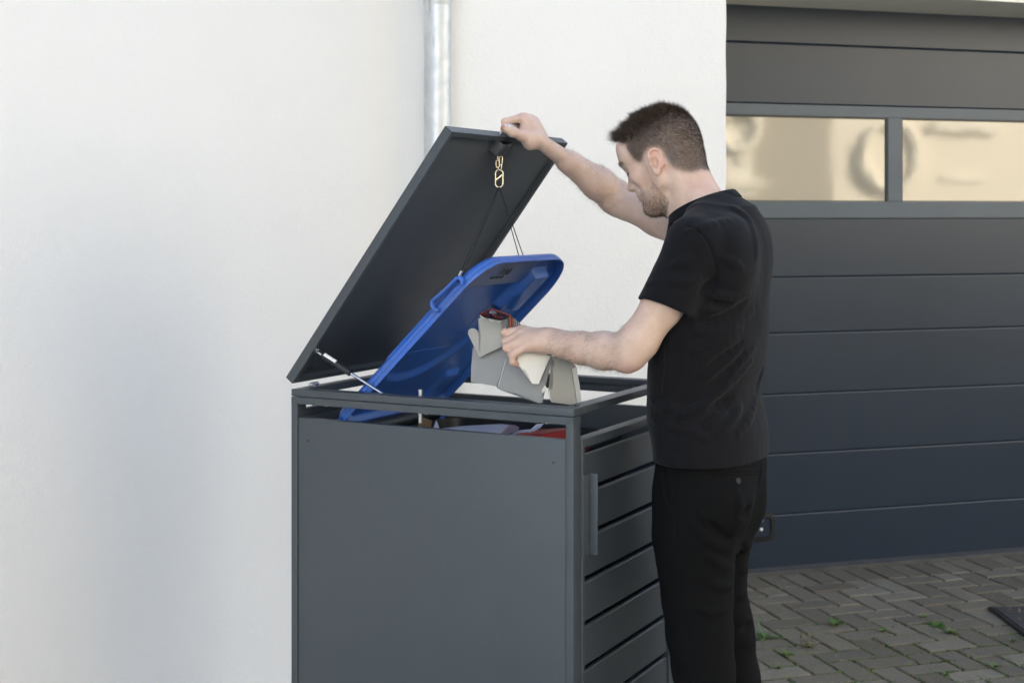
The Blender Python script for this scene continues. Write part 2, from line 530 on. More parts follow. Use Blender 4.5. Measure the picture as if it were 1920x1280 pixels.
# recessed hand plate with two bright screws
def rrect(w, h, r, n=6):
    out = []
    for cx_, cy_, a0 in ((w / 2 - r, h / 2 - r, 0), (-w / 2 + r, h / 2 - r, 90), (-w / 2 + r, -h / 2 + r, 180), (w / 2 - r, -h / 2 + r, 270)):
        for k in range(n + 1):
            a = R(a0 + 90 * k / n); out.append((cx_ + r * math.cos(a), cy_ + r * math.sin(a)))
    return out
uh = g_of(1423, D_DOOR); zh = z_at(1423, 988)
bm = bmesh.new()
loops = []
for (w, h, r, d) in ((.145, .118, .03, -.0005), (.141, .114, .029, -.006), (.112, .085, .022, -.007), (.104, .077, .02, .003), (.096, .070, .018, .010)):
    loops.append([bm.verts.new(gp(uh + x, D_DOOR + d, zh + y)) for x, y in rrect(w, h, r)])
for A, B in zip(loops, loops[1:]):
    n = len(A)
    for k in range(n): bm.faces.new((A[k], A[(k + 1) % n], B[(k + 1) % n], B[k]))
bm.faces.new(loops[-1])
hp = put_child(obj("handle_plate", bm, M["black"], smooth=40), gd)
for yy in (975, 992):
    bm = bmesh.new()
    c = gp(g_of(1427.5, D_DOOR), D_DOOR, z_at(1427.5, yy))
    bmesh.ops.create_uvsphere(bm, u_segments=16, v_segments=10, radius=0.0072)
    for v in bm.verts: v.co = Vector(v.co) + c
    o = obj("screw", bm, M["white"], smooth=True); o.parent = hp; o.matrix_parent_inverse = hp.matrix_parent_inverse.copy() if False else Matrix.Identity(4); o.parent = hp
    o.matrix_parent_inverse = (Matrix.Translation(gd.location)).inverted() @ Matrix.Translation(gd.location)
# bottom seal and threshold
bm = bmesh.new()
add_prism(bm, [gp(UA, D_DOOR + .006, .012), gp(UB, D_DOOR + .006, .012), gp(UB, D_DOOR + .03, .012), gp(UA, D_DOOR + .03, .012)], (0, 0, zbot - .012))
put_child(obj("rubber_seal", bm, M["black"]), gd)
bm = bmesh.new()
add_prism(bm, [gp(UA, D_DOOR - .07, -.02), gp(UB, D_DOOR - .07, -.02), gp(UB, D_DOOR + .2, -.02), gp(UA, D_DOOR + .2, -.02)], (0, 0, .03))
th = obj("door_sill", bm, simple("concrete_sill", (.07, .07, .068), .8, .2, 12, .3, 150)); tag(th, "low dark concrete sill strip under the garage door", "sill")

# ---- sunlit neighbour's house across the yard (seen in the garage windows)
HN = Vector((-0.52, 0.854, 0)); HU = Vector((0.854, 0.52, 0)); HO = Vector((8.6, -2.4, 0))
def mirrored(px, py):
    """where on the opposite facade the garage glass mirrors the camera's view: (along, height)"""
    p0 = gp(0, D_DOOR); hit_ = on_plane(px, py, p0, gn)
    d = Vector(((px - CX) / FPX, 1.0, (HY - py) / FPX)); d = d - gn * (2 * d.dot(gn))
    q = hit_ + d * ((HO - hit_).dot(HN) / d.dot(HN))
    return (q - HO).dot(HU), q.z
def opposite_house():
    def hp_(u, d, z): return HO + HU * u - HN * d + ez * z
    root = empty("neighbour_house", HO, 0, label="sunlit cream house opposite, mirrored in the garage windows", cat="house")
    def slab(name, u0, u1_, z0, z1, d0, d1, m):
        u0, u1_ = min(u0, u1_), max(u0, u1_)
        bm = bmesh.new(); add_prism(bm, [hp_(u0, d0, z0), hp_(u1_, d0, z0), hp_(u1_, d1, z0), hp_(u0, d1, z0)], (0, 0, z1 - z0))
        return put_child(obj(name, bm, m), root)
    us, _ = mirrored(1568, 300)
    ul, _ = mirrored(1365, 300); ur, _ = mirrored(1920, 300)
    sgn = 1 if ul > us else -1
    grey = render_plaster("shaded_cream_plaster", (.40, .355, .28), .3)  # darker plaster: shade on this facade section put into the colour
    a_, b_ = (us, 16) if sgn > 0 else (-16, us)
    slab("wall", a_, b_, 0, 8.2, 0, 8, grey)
    a_, b_ = (-16, us) if sgn > 0 else (us, 16)
    slab("wall", a_, b_, 0, 8.2, 0, 8, M["cream"])
    slab("roof", -16.4, 16.4, 8.2, 8.5, -.4, 8.4, M["roof"])
    dark = simple("window_glass_dark", (.24, .235, .22), .3); trim = simple("pale_trim", (.80, .745, .62), .7)
    def win(x0, y0, x1, y1, sill=True):
        (ua_, za), (ub_, zb) = mirrored(x0, y0), mirrored(x1, y1)
        u0, u1_ = min(ua_, ub_), max(ua_, ub_); z0, z1 = min(za, zb), max(za, zb); e = .16
        slab("window_frame", u0, u1_, z0, z1, -.03, -.001, trim)
        slab("window_pane", u0 + e, u1_ - e, z0 + e, z1 - e, -.035, -.0305, dark)
        if sill: slab("window_sill", u0 - .1, u1_ + .1, z0 - .1, z0 - .002, -.08, -.001, trim)
    win(1352, 235, 1412, 338)
    win(1765, 120, 1850, 232)
    # white bands
    for (x0, y0, x1, y1) in ((1768, 321, 1846, 334), (1356, 348, 1422, 372)):
        (ua_, za), (ub_, zb) = mirrored(x0, y0), mirrored(x1, y1)
        slab("band", ua_, ub_, min(za, zb), max(za, zb), -.03, -.001, trim)
    # arched window trim, plus an added ring imitating the panes' lens-like reflection
    for (cx_, cy_, ex, r_) in ((1383, 235, 1420, .065), (1672, 290, 1722, .055)):
        (u0, z0), (u1_, _) = mirrored(cx_, cy_), mirrored(ex, cy_)
        rad = abs(u1_ - u0); bm = bmesh.new()
        c = hp_(u0, -.06, z0)
        add_tube(bm, [c + HU * (rad * math.cos(R(q))) + ez * (rad * 1.15 * math.sin(R(q))) for q in range(0, 360, 9)], r_, 10, closed=True)
        put_child(obj("arch_and_reflex_ring", bm, trim), root)
    for u in (-12, -8, 8, 12): 
        slab("window_frame", u, u + 1.2, 3.4, 4.7, -.05, -.001, M["white"]); slab("window_pane", u + .1, u + 1.1, 3.5, 4.6, -.055, -.0505, dark)
opposite_house()
def fill_house():  # unseen house, added as a sunlit reflector for frontal fill
    root = empty("fill_house", (-1, -6.4, 0), 0, label="unseen pale rendered house added behind the viewer to bounce light forward", cat="house")
    def slab(name, lo, hi, m):
        bm = bmesh.new(); add_box(bm, lo, hi); return put_child(obj(name, bm, m), root)
    slab("wall", (-4.5, -14, 0), (2.6, -6.4, 7.4), M["pale"])
    slab("roof", (-4.8, -14.4, 7.402), (2.9, -6.1, 7.7), M["roof"])
    for x in (-3.9, -1.6, .7):
        for z in (1.0, 4.1):
            slab("window_frame", (x, -6.398, z), (x + 1.2, -6.35, z + 1.4), M["white"])
            slab("window_pane", (x + .1, -6.3495, z + .1), (x + 1.1, -6.34, z + 1.3), M["black"])
fill_house()
def hedge():
    hn, hu, o0 = HN, HU, HO + HN * 1.2
    bm = bmesh.new(); r_ = random.Random(5)
    for k in range(5200):
        u = r_.uniform(-11, 8); w = r_.uniform(-.35, .35); z = r_.uniform(.05, 1.28) + .06 * mnoise.noise(Vector((u * 1.3, 0, 0)))
        if abs(w) < .22 and z < 1.1: continue
        p = o0 + hu * u + hn * w + ez * z
        a_ = Vector((r_.gauss(0, 1), r_.gauss(0, 1), r_.gauss(0, 1))).normalized(); b_ = a_.orthogonal().normalized(); s_ = r_.uniform(.05, .10)
        bm.faces.new([bm.verts.new(p + a_ * s_), bm.verts.new(p + b_ * s_ * .6), bm.verts.new(p - a_ * s_), bm.verts.new(p - b_ * s_ * .6)])
    t = bmesh.new()
    add_box(t, (-11, -.24, 0), (8, .24, 1.12), 0, M=frame_matrix(o0, hu, hn, ez)); merge(bm, t)
    o = obj("hedge", bm, simple("dark_hedge_leaves", (.035, .05, .02), .7, .3, 8)); tag(o, "clipped dark hedge in front of the cream house opposite, mirrored in the door", "hedge")
hedge()
# ================================================================== bin store
BW, BL = 0.615, 0.7725            # along the door, along the side
C0 = at(1075, 766.7, 3.15)
ZRT = C0.z                        # top of the lid frame
C0 = Vector((C0.x, C0.y, 0))
BROT = math.atan2(u2.y, u2.x)
store = empty("bin_store", C0, BROT, label="tall anthracite metal bin store with slatted door and raised lid, in front of the man", cat="bin store")
BM_ = Matrix.Translation(C0) @ Matrix.Rotation(BROT, 4, 'Z')
BI_ = BM_.inverted()
def bl(p): return BI_ @ Vector(p)
FR, FD = 0.0185, 0.037
FZ1, FZ0 = ZRT - .0187, ZRT - .0364       # side frame upper rail
PT = ZRT - 0.0705                          # top of side panel
def part(name, boxes, m="paint", bev=0.0012, parent=store):
    bm = bmesh.new()
    for lo, hi in boxes: add_box(bm, lo, hi, bev)
    return obj(name, bm, M[m], parent, smooth=35)
# corner posts
part("corner_post", [((0, 0, 0.01), (FD, FR, FZ0 + .0002))])
part("corner_post", [((BW - FD, 0, 0.01), (BW, FR, FZ1 - .001))])
part("corner_post", [((0, BL - FR, 0.01), (FD, BL, FZ0 + .0002))])
part("corner_post", [((BW - FD, BL - FR, 0.01), (BW, BL, FZ1 - .001))])
# side frame rails, mitred: rail prism in the plane x=0..FD
def mitre_rail(x0, x1):
    bm = bmesh.new()
    add_prism(bm, [(x0, 0, FZ1), (x0, BL, FZ1), (x0, BL - FR, FZ0), (x0, FR, FZ0)], (x1 - x0, 0, 0))
    bmesh.ops.bevel(bm, geom=list(bm.edges), offset=.0011, segments=2, affect='EDGES')
    return bm
def mitre_end(x0, x1, y0, y1, near):
    bm = bmesh.new()
    a = [(x0, y0, FZ0 - .003), (x0, y1, FZ0 - .003)]
    if near: poly = [(x0, 0, FZ0 - .002), (x0, FR, FZ0 - .002), (x0, FR, FZ0 - .0004), (x0, 0, FZ1 - .0006)]
    else: poly = [(x0, BL - FR, FZ0 - .002), (x0, BL, FZ0 - .002), (x0, BL, FZ1 - .0006), (x0, BL - FR, FZ0 - .0004)]
    add_prism(bm, poly, (x1 - x0, 0, 0))
    return bm
obj("side_rail", mitre_rail(0, FD), M["paint"], store, smooth=35)
obj("side_rail", mitre_rail(BW - FD, BW), M["paint"], store, smooth=35)
for n_ in (True, False): obj("mitre_end", mitre_end(0.0002, FD - .0002, 0, 0, n_), M["paint"], store)
# rails of the open ring that carries the lid
part("lid_ring_rail", [((0, 0, ZRT - .0172), (FD, BL, ZRT))])
part("lid_ring_rail", [((BW - FD, 0, ZRT - .0172), (BW, BL, ZRT))])
part("lid_ring_rail", [((FD + .0002, .0001, ZRT - .0171), (BW - FD - .0002, FD, ZRT - .0001))])
part("lid_ring_rail", [((FD + .0002, BL - FD, ZRT - .0171), (BW - FD - .0002, BL - .0001, ZRT - .0001))])
# panels
def side_panel(x0, x1):
    bm = bmesh.new()
    add_box(bm, (x0, FR + .0016, 0.05), (x1, BL - FR - .0016, PT), .0012)
    return bm
sp = obj("side_panel", side_panel(0.0022, 0.022), M["paint"], store, smooth=35)
for (px, py) in ((577, 826), (1037, 867)):
    p = bl(on_plane(px, py, C0, Vector((-u2.x, -u2.y, 0))))
    bm = bmesh.new(); add_tube(bm, [(0.0012, p.y, p.z), (0.004, p.y, p.z)], 0.0031, 14)
    o = obj("bolt_hole", bm, M["black"], sp, smooth=40)
obj("side_panel", side_panel(BW - 0.022, BW - .0022), M["paint_in"], store, smooth=35)
part("back_panel", [((FD + .001, BL - .02, 0.05), (BW - FD - .001, BL - .004, PT))], "paint_in")
part("back_rail", [((FD + .001, BL - FR, PT + .002), (BW - FD - .001, BL - .002, PT + .02))])
# slatted door on y = 0 face (opens outwards)
dr = empty("door", (FD, 0, 0)); dr.parent = store
def dpart(name, boxes, m="paint", bev=.0012):
    bm = bmesh.new()
    for lo, hi in boxes: add_box(bm, (lo[0] - FD, lo[1], lo[2]), (hi[0] - FD, hi[1], hi[2]), bev)
    return obj(name, bm, M[m], dr, smooth=35)
DX0, DX1 = FD + .003, BW - FD - .003
dpart("stile", [((DX0, -.004, .07), (DX0 + .012, .022, PT - .003))])
dpart("stile", [((DX0 + .0125, .001, .07), (DX0 + .021, .024, PT - .0225))])
dpart("stile", [((DX1 - .02, -.004, .07), (DX1, .022, PT - .003))])
dpart("top_rail", [((DX0 + .0125, -.004, PT - .021), (DX1 - .0205, .026, PT - .003))])
zs = ZRT - .626 + .4295 - .0 - .0
zg = H - .626                    # first gap
tops = [PT - .0405] + [zg - .1 * k - .0065 for k in range(0, 8)]
for k, zt in enumerate(tops):
    zb = zg - .1 * k + .0065
    if zb < .06: break
    bm = bmesh.new()
    x0, x1 = DX0 + .0215 - FD, DX1 - .0208 - FD
    y = 0.0015
    prof = [(y + .012, zt - .003), (y + .010, zt), (y + .003, zt), (y, zt - .003), (y, zb + .002), (y + .002, zb), (y + .009, zb), (y + .009, zb + .012)]
    add_prism(bm, [(x0, a, b) for a, b in prof], (x1 - x0, 0, 0))
    obj("slat", bm, M["paint"], dr, smooth=30)
# handle: folded plate on the near stile
hb = bmesh.new()
hz1, hz0 = H - 492 * 3.17 / FPX, H - 646 * 3.17 / FPX
add_box(hb, (.001, -.0075, hz0), (.032, -.0045, hz1), .0008)
add_box(hb, (.0322, -.027, hz0), (.0352, -.0045, hz1), .0008)
obj("handle", hb, M["paint"], dr, smooth=35)
# ---- raised lid: shallow tray hinged along the back
TH = 53.0
LLEN = .763
hinge = Vector((0, BL - .002, ZRT + .0125))
ld = Vector((0, -math.cos(R(TH)), math.sin(R(TH))))       # from hinge to free edge
ln = Vector((0, -math.sin(R(TH)), -math.cos(R(TH))))      # underside normal (towards the viewer)
def lp(x, s, n): return hinge + Vector((x, 0, 0)) + ld * s + ln * n
lidM = frame_matrix(hinge, Vector((1, 0, 0)), ld, ln)
T = 0.024
bm = bmesh.new()
add_box(bm, (0.0, 0, -T + .0), (BW, LLEN, -T + .002), .0006, M=lidM)
lid = obj("lid", bm, M["paint_in"], store, smooth=35)
def lid_rim():
    bm = bmesh.new()
    w = 0.0135
    for quad in ([(0, 0), (w, w), (w, LLEN - w), (0, LLEN)], [(0, LLEN), (w, LLEN - w), (BW - w, LLEN - w), (BW, LLEN)], [(BW, LLEN), (BW - w, LLEN - w), (BW - w, w), (BW, 0)], [(BW, 0), (BW - w, w), (w, w), (0, 0)]):
        t = bmesh.new()
        add_prism(t, [lp(x, s, -T + .0021) for x, s in quad], ln * (T - .0021))
        bmesh.ops.bevel(t, geom=list(t.edges), offset=.0009, segments=2, affect='EDGES'); merge(bm, t)
    return bm
obj("lid_rim", lid_rim(), M["paint"], lid, smooth=35)
bm = bmesh.new()
add_box(bm, (.0137, .0137, -T + .0022), (BW - .0137, LLEN - .0137, -T + .010), .0006, M=lidM)
obj("lid_lining", bm, M["paint_in"], lid, smooth=35)
# hinges between ring and lid
for x in (.055, BW - .085):
    bm = bmesh.new()
    c = Vector((x, BL - .018, ZRT + .0055))
    add_tube(bm, [c, c + Vector((.028, 0, 0))], .0052, 14)
    add_tube(bm, [c + Vector((-.003, 0, 0)), c], .0042, 12); add_tube(bm, [c + Vector((.0282, 0, 0)), c + Vector((.031, 0, 0))], .0042, 12)
    add_box(bm, (x + .001, BL - .034, ZRT + .0003), (x + .027, BL - .018, ZRT + .002), .0003)
    obj("hinge", bm, M["steel"], store, smooth=40)
    for dx in (.004, .018):
        bm = bmesh.new()
        q = lp(x + dx, .030, -T + .0101)
        add_tube(bm, [q, q + ln * .0025], .0045, 12)
        obj("hinge_bolt", bm, M["black"], lid, smooth=40)
        bm = bmesh.new()
        q = lp(x + dx + .001, .030, -T + .0126)
        add_tube(bm, [q, q + ln * .002], .0022, 10)
        obj("hinge_bolt", bm, M["steel"], lid, smooth=40)
# gas strut
def lidpt(px, py, off=-T + .012):
    p0 = BM_ @ lp(0, 0, off); nn = BM_.to_3x3() @ ln
    return bl(on_plane(px, py, p0, nn))
A = lidpt(591.5, 657, 0.0)
A.x = max(A.x, .018)
A = Vector((.020, A.y, A.z))
# find A again on the plane x=.020
def on_x(px, py, x):
    return bl(on_plane(px, py, BM_ @ Vector((x, 0, 0)), BM_.to_3x3() @ Vector((1, 0, 0))))
A = on_x(591.5, 657, .022); B = on_x(722, 741, .044)
d_ = (B - A).normalized()
bm = bmesh.new(); add_tube(bm, [A + d_ * .022, A + d_ * .11], .0085, 20)
gs = obj("gas_strut", bm, M["black"], store, smooth=40)
bm = bmesh.new(); add_tube(bm, [A + d_ * .112, B], .0036, 14)
obj("piston_rod", bm, M["steel"], gs, smooth=40)
bm = bmesh.new(); add_tube(bm, [A + d_ * .002, A + d_ * .0215], .0042, 14)
add_tube(bm, [A + Vector((-.012, 0, 0)), A + Vector((.007, 0, 0))], .0058, 14)
obj("strut_joint", bm, M["steel"], gs, smooth=40)
bm = bmesh.new()
add_tube(bm, [B - d_ * .004, B + d_ * .006], .0062, 14); add_tube(bm, [B + Vector((-.012, 0, .0)), B + Vector((.005, 0, 0))], .0045, 12)
obj("strut_joint", bm, M["steel"], gs, smooth=40)
# sticker on strut
side = d_.cross(Vector((1, 0, 0))).normalized()
bm = bmesh.new()
nn_ = (Vector((-1, 0, 0)) * .55 + (side if side.z > 0 else -side) * .83).normalized(); tt = d_.cross(nn_).normalized()
for k in range(7):
    pass
ringA = []; ringB = []
for k in range(9):
    a = R(-32 + 8 * k); o_ = nn_ * math.cos(a) + tt * math.sin(a)
    ringA.append(bm.verts.new(A + d_ * .028 + o_ * .0088)); ringB.append(bm.verts.new(A + d_ * .065 + o_ * .0088))
for k in range(8): bm.faces.new((ringA[k], ringA[k + 1], ringB[k + 1], ringB[k]))
obj("strut_sticker", bm, M["white"], gs, smooth=True)
# bright lock pin standing behind the near rail
P = on_x(788, 740, .058)
bm = bmesh.new(); add_tube(bm, [Vector((P.x, P.y, ZRT - .068)), Vector((P.x, P.y, ZRT + .0115))], .0044, 16)
obj("lock_pin", bm, simple("zinc_plated_pin", (.66, .66, .64), .35, .06, 40, metal=.6), store, smooth=40)
for (px, py) in ((612, 761), (799, 778), (1026, 797)):
    p = on_x(px, py - 1, .02)
    bm = bmesh.new(); add_tube(bm, [Vector((p.x, p.y, FZ0 + .0005)), Vector((p.x, p.y, FZ0 - .0035))], .004, 10)
    obj("rail_screw", bm, M["brass"], store, smooth=40)
# small black hook box under the free edge of the lid
K = lidpt(928, 262, -T + .010)
kx, ks = K.x, (K - hinge).dot(ld)
# bow handle, hook box, bumper on the store's lid
hx = lidpt(916, 280.5, -T + .010); hx0 = hx.x; hs0 = (hx - hinge).dot(ld)
hx1 = hx0 + .066; hs1 = LLEN - .015
bm = bmesh.new()
n0 = -T + .0101
def lbox(bm, x0, x1, s0, s1, na, nb, bev=.0008): add_box(bm, (x0, s0, na), (x1, s1, nb), bev, M=lidM)
lbox(bm, hx0, hx0 + .003, hs0, hs1, n0, n0 + .027)
lbox(bm, hx1 - .003, hx1, hs0, hs1, n0, n0 + .027)
lbox(bm, hx0 + .0031, hx1 - .0031, hs0, hs0 + .003, n0, n0 + .027)
lbox(bm, hx0 + .0031, hx0 + .024, hs0 + .0032, hs1, n0 + .023, n0 + .0265)
lbox(bm, hx1 - .030, hx1 - .0031, hs0 + .0032, hs1, n0 + .021, n0 + .0255)
obj("hook_box", bm, M["paint_in"], lid, smooth=35)
# bow
def on_lid_n(px, py, n): 
    p = lidpt(px, py, n); return p.x, (p - hinge).dot(ld)
bx0, bs0 = on_lid_n(939.5, 249, -.010)
bow = []
bx1 = bx0 + .105
hgt = .028
for k in range(9):
    a = R(90 * k / 8); bow.append((bx0 + .012 - .012 * math.cos(a), LLEN + hgt - .012 + .012 * math.sin(a)))
for k in range(9):
    a = R(90 * k / 8); bow.append((bx1 - .012 + .012 * math.sin(a), LLEN + hgt - .012 + .012 * math.cos(a)))
pts = [lp(bx0, LLEN - .004, -.010)] + [lp(x, s, -.010) for x, s in bow] + [lp(bx1, LLEN - .004, -.010)]
bm = bmesh.new(); add_tube(bm, pts, .0045, 16)
obj("bow_handle", bm, M["steel"], lid, smooth=40)
bp = bl(on_plane(1081.5, 760, C0 + ez * (ZRT + .001), ez))
bm = bmesh.new(); add_tube(bm, [Vector((bp.x, bp.y, ZRT + .0001)), Vector((bp.x, bp.y, ZRT + .004))], [.0055, .0048], 14)
obj("rubber_bumper", bm, M["black"], store, smooth=40)

# ================================================================== wheelie bin
def blue_mat():
    t = NT("blue_bin_plastic"); v = t.coord()
    dirt = t.noise(v, 7, 6, 0.62, 0.4)
    scr = t.noise(t.coord("Object", (60, 8, 8)), 1.0, 5, 0.65)
    mask = t.math('MULTIPLY', t.ramp(dirt, [(0.48, (0, 0, 0)), (0.78, (1, 1, 1))]), 0.55)
    c = t.mix(mask, (0.034, 0.125, 0.47), (0.085, 0.11, 0.19))
    c = t.mix(t.math('MULTIPLY', t.ramp(scr, [(0.6, (0, 0, 0)), (0.8, (1, 1, 1))]), 0.25), c, (0.16, 0.2, 0.3))
    du = t.n('ShaderNodeAttribute', attribute_name='dust').outputs['Fac']
    c = t.mix(t.math('MULTIPLY', du, t.math('MULTIPLY_ADD', dirt, .6, .45)), c, (.16, .175, .215))
    t.base(c)
    t.set(Roughness=t.math('MULTIPLY_ADD', dirt, 0.35, 0.20))
    t.bump(t.noise(v, 500, 2), 0.05, 0.001)
    return t.m
M["blue"] = blue_mat()
M["bin_body"] = simple("black_bin_plastic", (0.014, 0.015, 0.017), 0.38, 0.2, 9, 0.05, 400)
LX0, LW_ = .05, .508
la = R(44.43)
bd = Vector((0, -math.cos(la), math.sin(la))); bn = Vector((0, -math.sin(la), -math.cos(la)))
bq = Vector((LX0, .5696, 1.0663))        # origin on the rim plane, near side, s = 0
S0, S1 = -.135, .452
wb = empty("wheelie_bin", BM_ @ Vector((.3, .4, 0)), BROT, label="wheelie bin with blue lid held open by a cord, inside the grey store", cat="wheelie bin")
WBI = (Matrix.Translation(Vector((.3, .4, 0)))).inverted()
def sub(o, parent=None, off=Vector((.3, .4, 0))):
    """child whose mesh is written in store coordinates"""
    o.parent = parent or wb
    if parent is None: o.matrix_parent_inverse = Matrix.Translation(off).inverted()
    return o
def sstep(a, b, x):
    t = min(1, max(0, (x - a) / (b - a))); return t * t * (3 - 2 * t)
def bump_box(x, s, x0, x1, s0, s1, e):
    return sstep(x0 - e, x0, x) * sstep(x1 + e, x1, x) * sstep(s0 - e, s0, s) * sstep(s1 + e, s1, s)
def lid_height(x, s):
    """n of the underside: 0 at the rim, negative is deeper into the lid"""
    d = min(x, LW_ - x, s - S0, S1 - s)
    h = -.019 * sstep(.004, .012, d)
    h -= .004 * sstep(.030, .036, min(LW_ - x, 1)) * sstep(.025, .06, s - S0)
    # plate with the size number near the free edge
    plate = sstep(.002, .012, S1 - .010 - s) * sstep(.345, .353, s) * sstep(.33, .29, x - .25 * (s - .34)) * sstep(.006, .02, x)
    h += .008 * plate
    # dished circle in the lower half, long shallow tray above it
    r = math.hypot(x - .17, s - .20)
    h -= .011 * sstep(.215, .19, r) * (1 - plate)
    h -= .007 * bump_box(x, s, .115, .30, .10, .328, .010)
    # grip pocket standing out, and the small one beside it
    h += .026 * bump_box(x, s, .335, .405, .262, .385, .016)
    h += .010 * bump_box(x, s, .425, .462, .352, .366, .012)
    # rib ending at the hinge corner
    h += .012 * bump_box(x, s, .40, .45, -.125, -.02, .02)
    return h
def plate_dust(x, s):
    plate = sstep(S1 - .008, S1 - .02, s) * sstep(.335, .355, s + .01 * mnoise.noise(Vector((x * 30, s * 30, 0)))) * sstep(.34, .24, x - .25 * (s - .34)) * sstep(.012, .03, x)
    n = .5 + .5 * mnoise.noise(Vector((x * 14, s * 14, 3)))
    return max(0, min(1, plate * (.62 + .38 * n) + .55 * sstep(.55, .9, .5 + .5 * mnoise.noise(Vector((x * 9, s * 5, 7)))) * sstep(.10, .2, s)))
def lid_mesh():
    nx, ns = 150, 168
    rc0, rc1, rc2 = .03, .085, .145
    bm = bmesh.new(); dust = bm.verts.layers.float.new("dust")
    def fit(x, s):
        for (cx_, cs, r, qx, qs) in ((rc1, S1 - rc1, rc1, -1, 1), (LW_ - rc2, S1 - rc2, rc2, 1, 1), (rc0, S0 + rc0, rc0, -1, -1), (LW_ - rc0, S0 + rc0, rc0, 1, -1)):
            dx, ds = (x - cx_) * qx, (s - cs) * qs
            if dx > 0 and ds > 0:
                m = max(dx, ds); l_ = math.hypot(dx, ds); k = m / l_
                return cx_ + qx * dx * k, cs + qs * ds * k, r - m
        return x, s, min(x, LW_ - x, s - S0, S1 - s)
    def pos(x, s, n): return bq + Vector((x, 0, 0)) + bd * s + bn * n
    U, O = [], []
    for i in range(nx + 1):
        a, b = [], []
        for j in range(ns + 1):
            x, s, dd = fit(LW_ * i / nx, S0 + (S1 - S0) * j / ns)
            dd = max(0, dd)
            h = lid_height(x, s)
            h = h * sstep(.0035, .011, dd) if dd < .011 else h
            h = min(h, 0) if dd < .02 else h
            a.append(bm.verts.new(pos(x, s, h)))
            dome = -.030 - .005 * sstep(0, .12, dd) + .006 * (1 - sstep(0, .008, dd))
            b.append(bm.verts.new(pos(LW_ / 2 + (x - LW_ / 2) * .984, (S0 + S1) / 2 + (s - (S0 + S1) / 2) * .986, dome)))
            a[-1][dust] = plate_dust(x, s)
        U.append(a); O.append(b)
    for G in (U, O):
        for i in range(nx):
            for j in range(ns):
                f = bm.faces.new((G[i][j], G[i + 1][j], G[i + 1][j + 1], G[i][j + 1])); f.smooth = True
    ring = [(i, 0) for i in range(nx)] + [(nx, j) for j in range(ns)] + [(i, ns) for i in range(nx, 0, -1)] + [(0, j) for j in range(ns, 0, -1)]
    # skirt with a groove line half way up
    lev = [(0, 0), (.0006, .08), (.0022, .30), (.0016, .43), (.0004, .45), (.0016, .47), (.0024, .6), (.0022, .85), (.0004, 1)]
    def outw(i, j):
        x, s, _ = fit(LW_ * i / nx, S0 + (S1 - S0) * j / ns)
        cx_ = min(max(x, rc1), LW_ - rc1); cs = min(max(s, S0 + rc0), S1 - rc1)
        v = Vector((x - cx_, s - cs, 0))
        if v.length < 1e-6: v = Vector((x - LW_ / 2, 0, 0))
        v.normalize(); return Vector((v.x, 0, 0)) + bd * v.y
    prev = [U[i][j] for i, j in ring]
    ow = [outw(i, j) for i, j in ring]
    for off, fr in lev[1:-1]:
        cur = []
        for (i, j), o_ in zip(ring, ow):
            p = U[i][j].co.lerp(O[i][j].co, fr) + o_ * off
            cur.append(bm.verts.new(p))
        for k in range(len(ring)):
            q = (k + 1) % len(ring); f = bm.faces.new((prev[k], prev[q], cur[q], cur[k])); f.smooth = True
        prev = cur
    last = [O[i][j] for i, j in ring]
    for k in range(len(ring)):
        q = (k + 1) % len(ring); f = bm.faces.new((prev[k], prev[q], last[q], last[k])); f.smooth = True
    bmesh.ops.remove_doubles(bm, verts=bm.verts, dist=1e-5)
    return bm
blid = sub(obj("lid", lid_mesh(), M["blue"], smooth=42))
def sb_x(px, py, b): return on_x(px, py, b)
# carrying loop on the near edge of the blue lid
pp = [(824, 583), (815, 578.5), (810.8, 572), (811.5, 564), (822, 555), (838, 541), (852, 527), (858.5, 521), (864, 521), (867.5, 526), (867, 533)]
pl_ = [on_x(x, y, LX0 - .007) for x, y in pp]
pl2 = []
for a, b in zip(pl_, pl_[1:]):
    for k in range(4): pl2.append(a.lerp(b, k / 4))
pl2.append(pl_[-1])
bm = bmesh.new(); add_tube(bm, pl2, .0048, 12)
for v in bm.verts: v.co.x = LX0 - .007 + (v.co.x - (LX0 - .007)) * 1.9
lo_ = obj("carrying_loop", bm, M["blue"], smooth=60); lo_.parent = blid
# text on the plate
def text_mesh(body, size, m, mat_world, parent=None, name="lettering", ext=0.0004, shear=0):
    cu = bpy.data.curves.new(name, 'FONT'); cu.body = body; cu.size = size; cu.extrude = ext; cu.shear = shear
    cu.align_x = 'CENTER'; cu.align_y = 'CENTER'
    tmp = bpy.data.objects.new(name, cu); col.objects.link(tmp)
    bpy.context.view_layer.update()
    me = bpy.data.meshes.new_from_object(tmp.evaluated_get(bpy.context.evaluated_depsgraph_get()))
    bpy.data.objects.remove(tmp)
    me.transform(mat_world)
    return link(name, me, m, parent)
def lid_at(px, py, n):
    p0 = BM_ @ (bq + bn * n); N_ = BM_.to_3x3() @ bn
    return bl(on_plane(px, py, p0, N_))
M["ink"] = simple("dark_blue_print", (0.012, 0.016, 0.035), 0.6)
for (body, px, py, size, w2) in (("188", 948, 510.5, .030, 1.15), ("88.048-07", 931, 520.5, .0125, 1.3)):
    c = lid_at(px, py, -.0108)
    Mx = frame_matrix(c, Vector((1, 0, 0)) * w2, bd, bn)
    o = text_mesh(body, size, M["ink"], Mx, name="lettering"); o.parent = blid
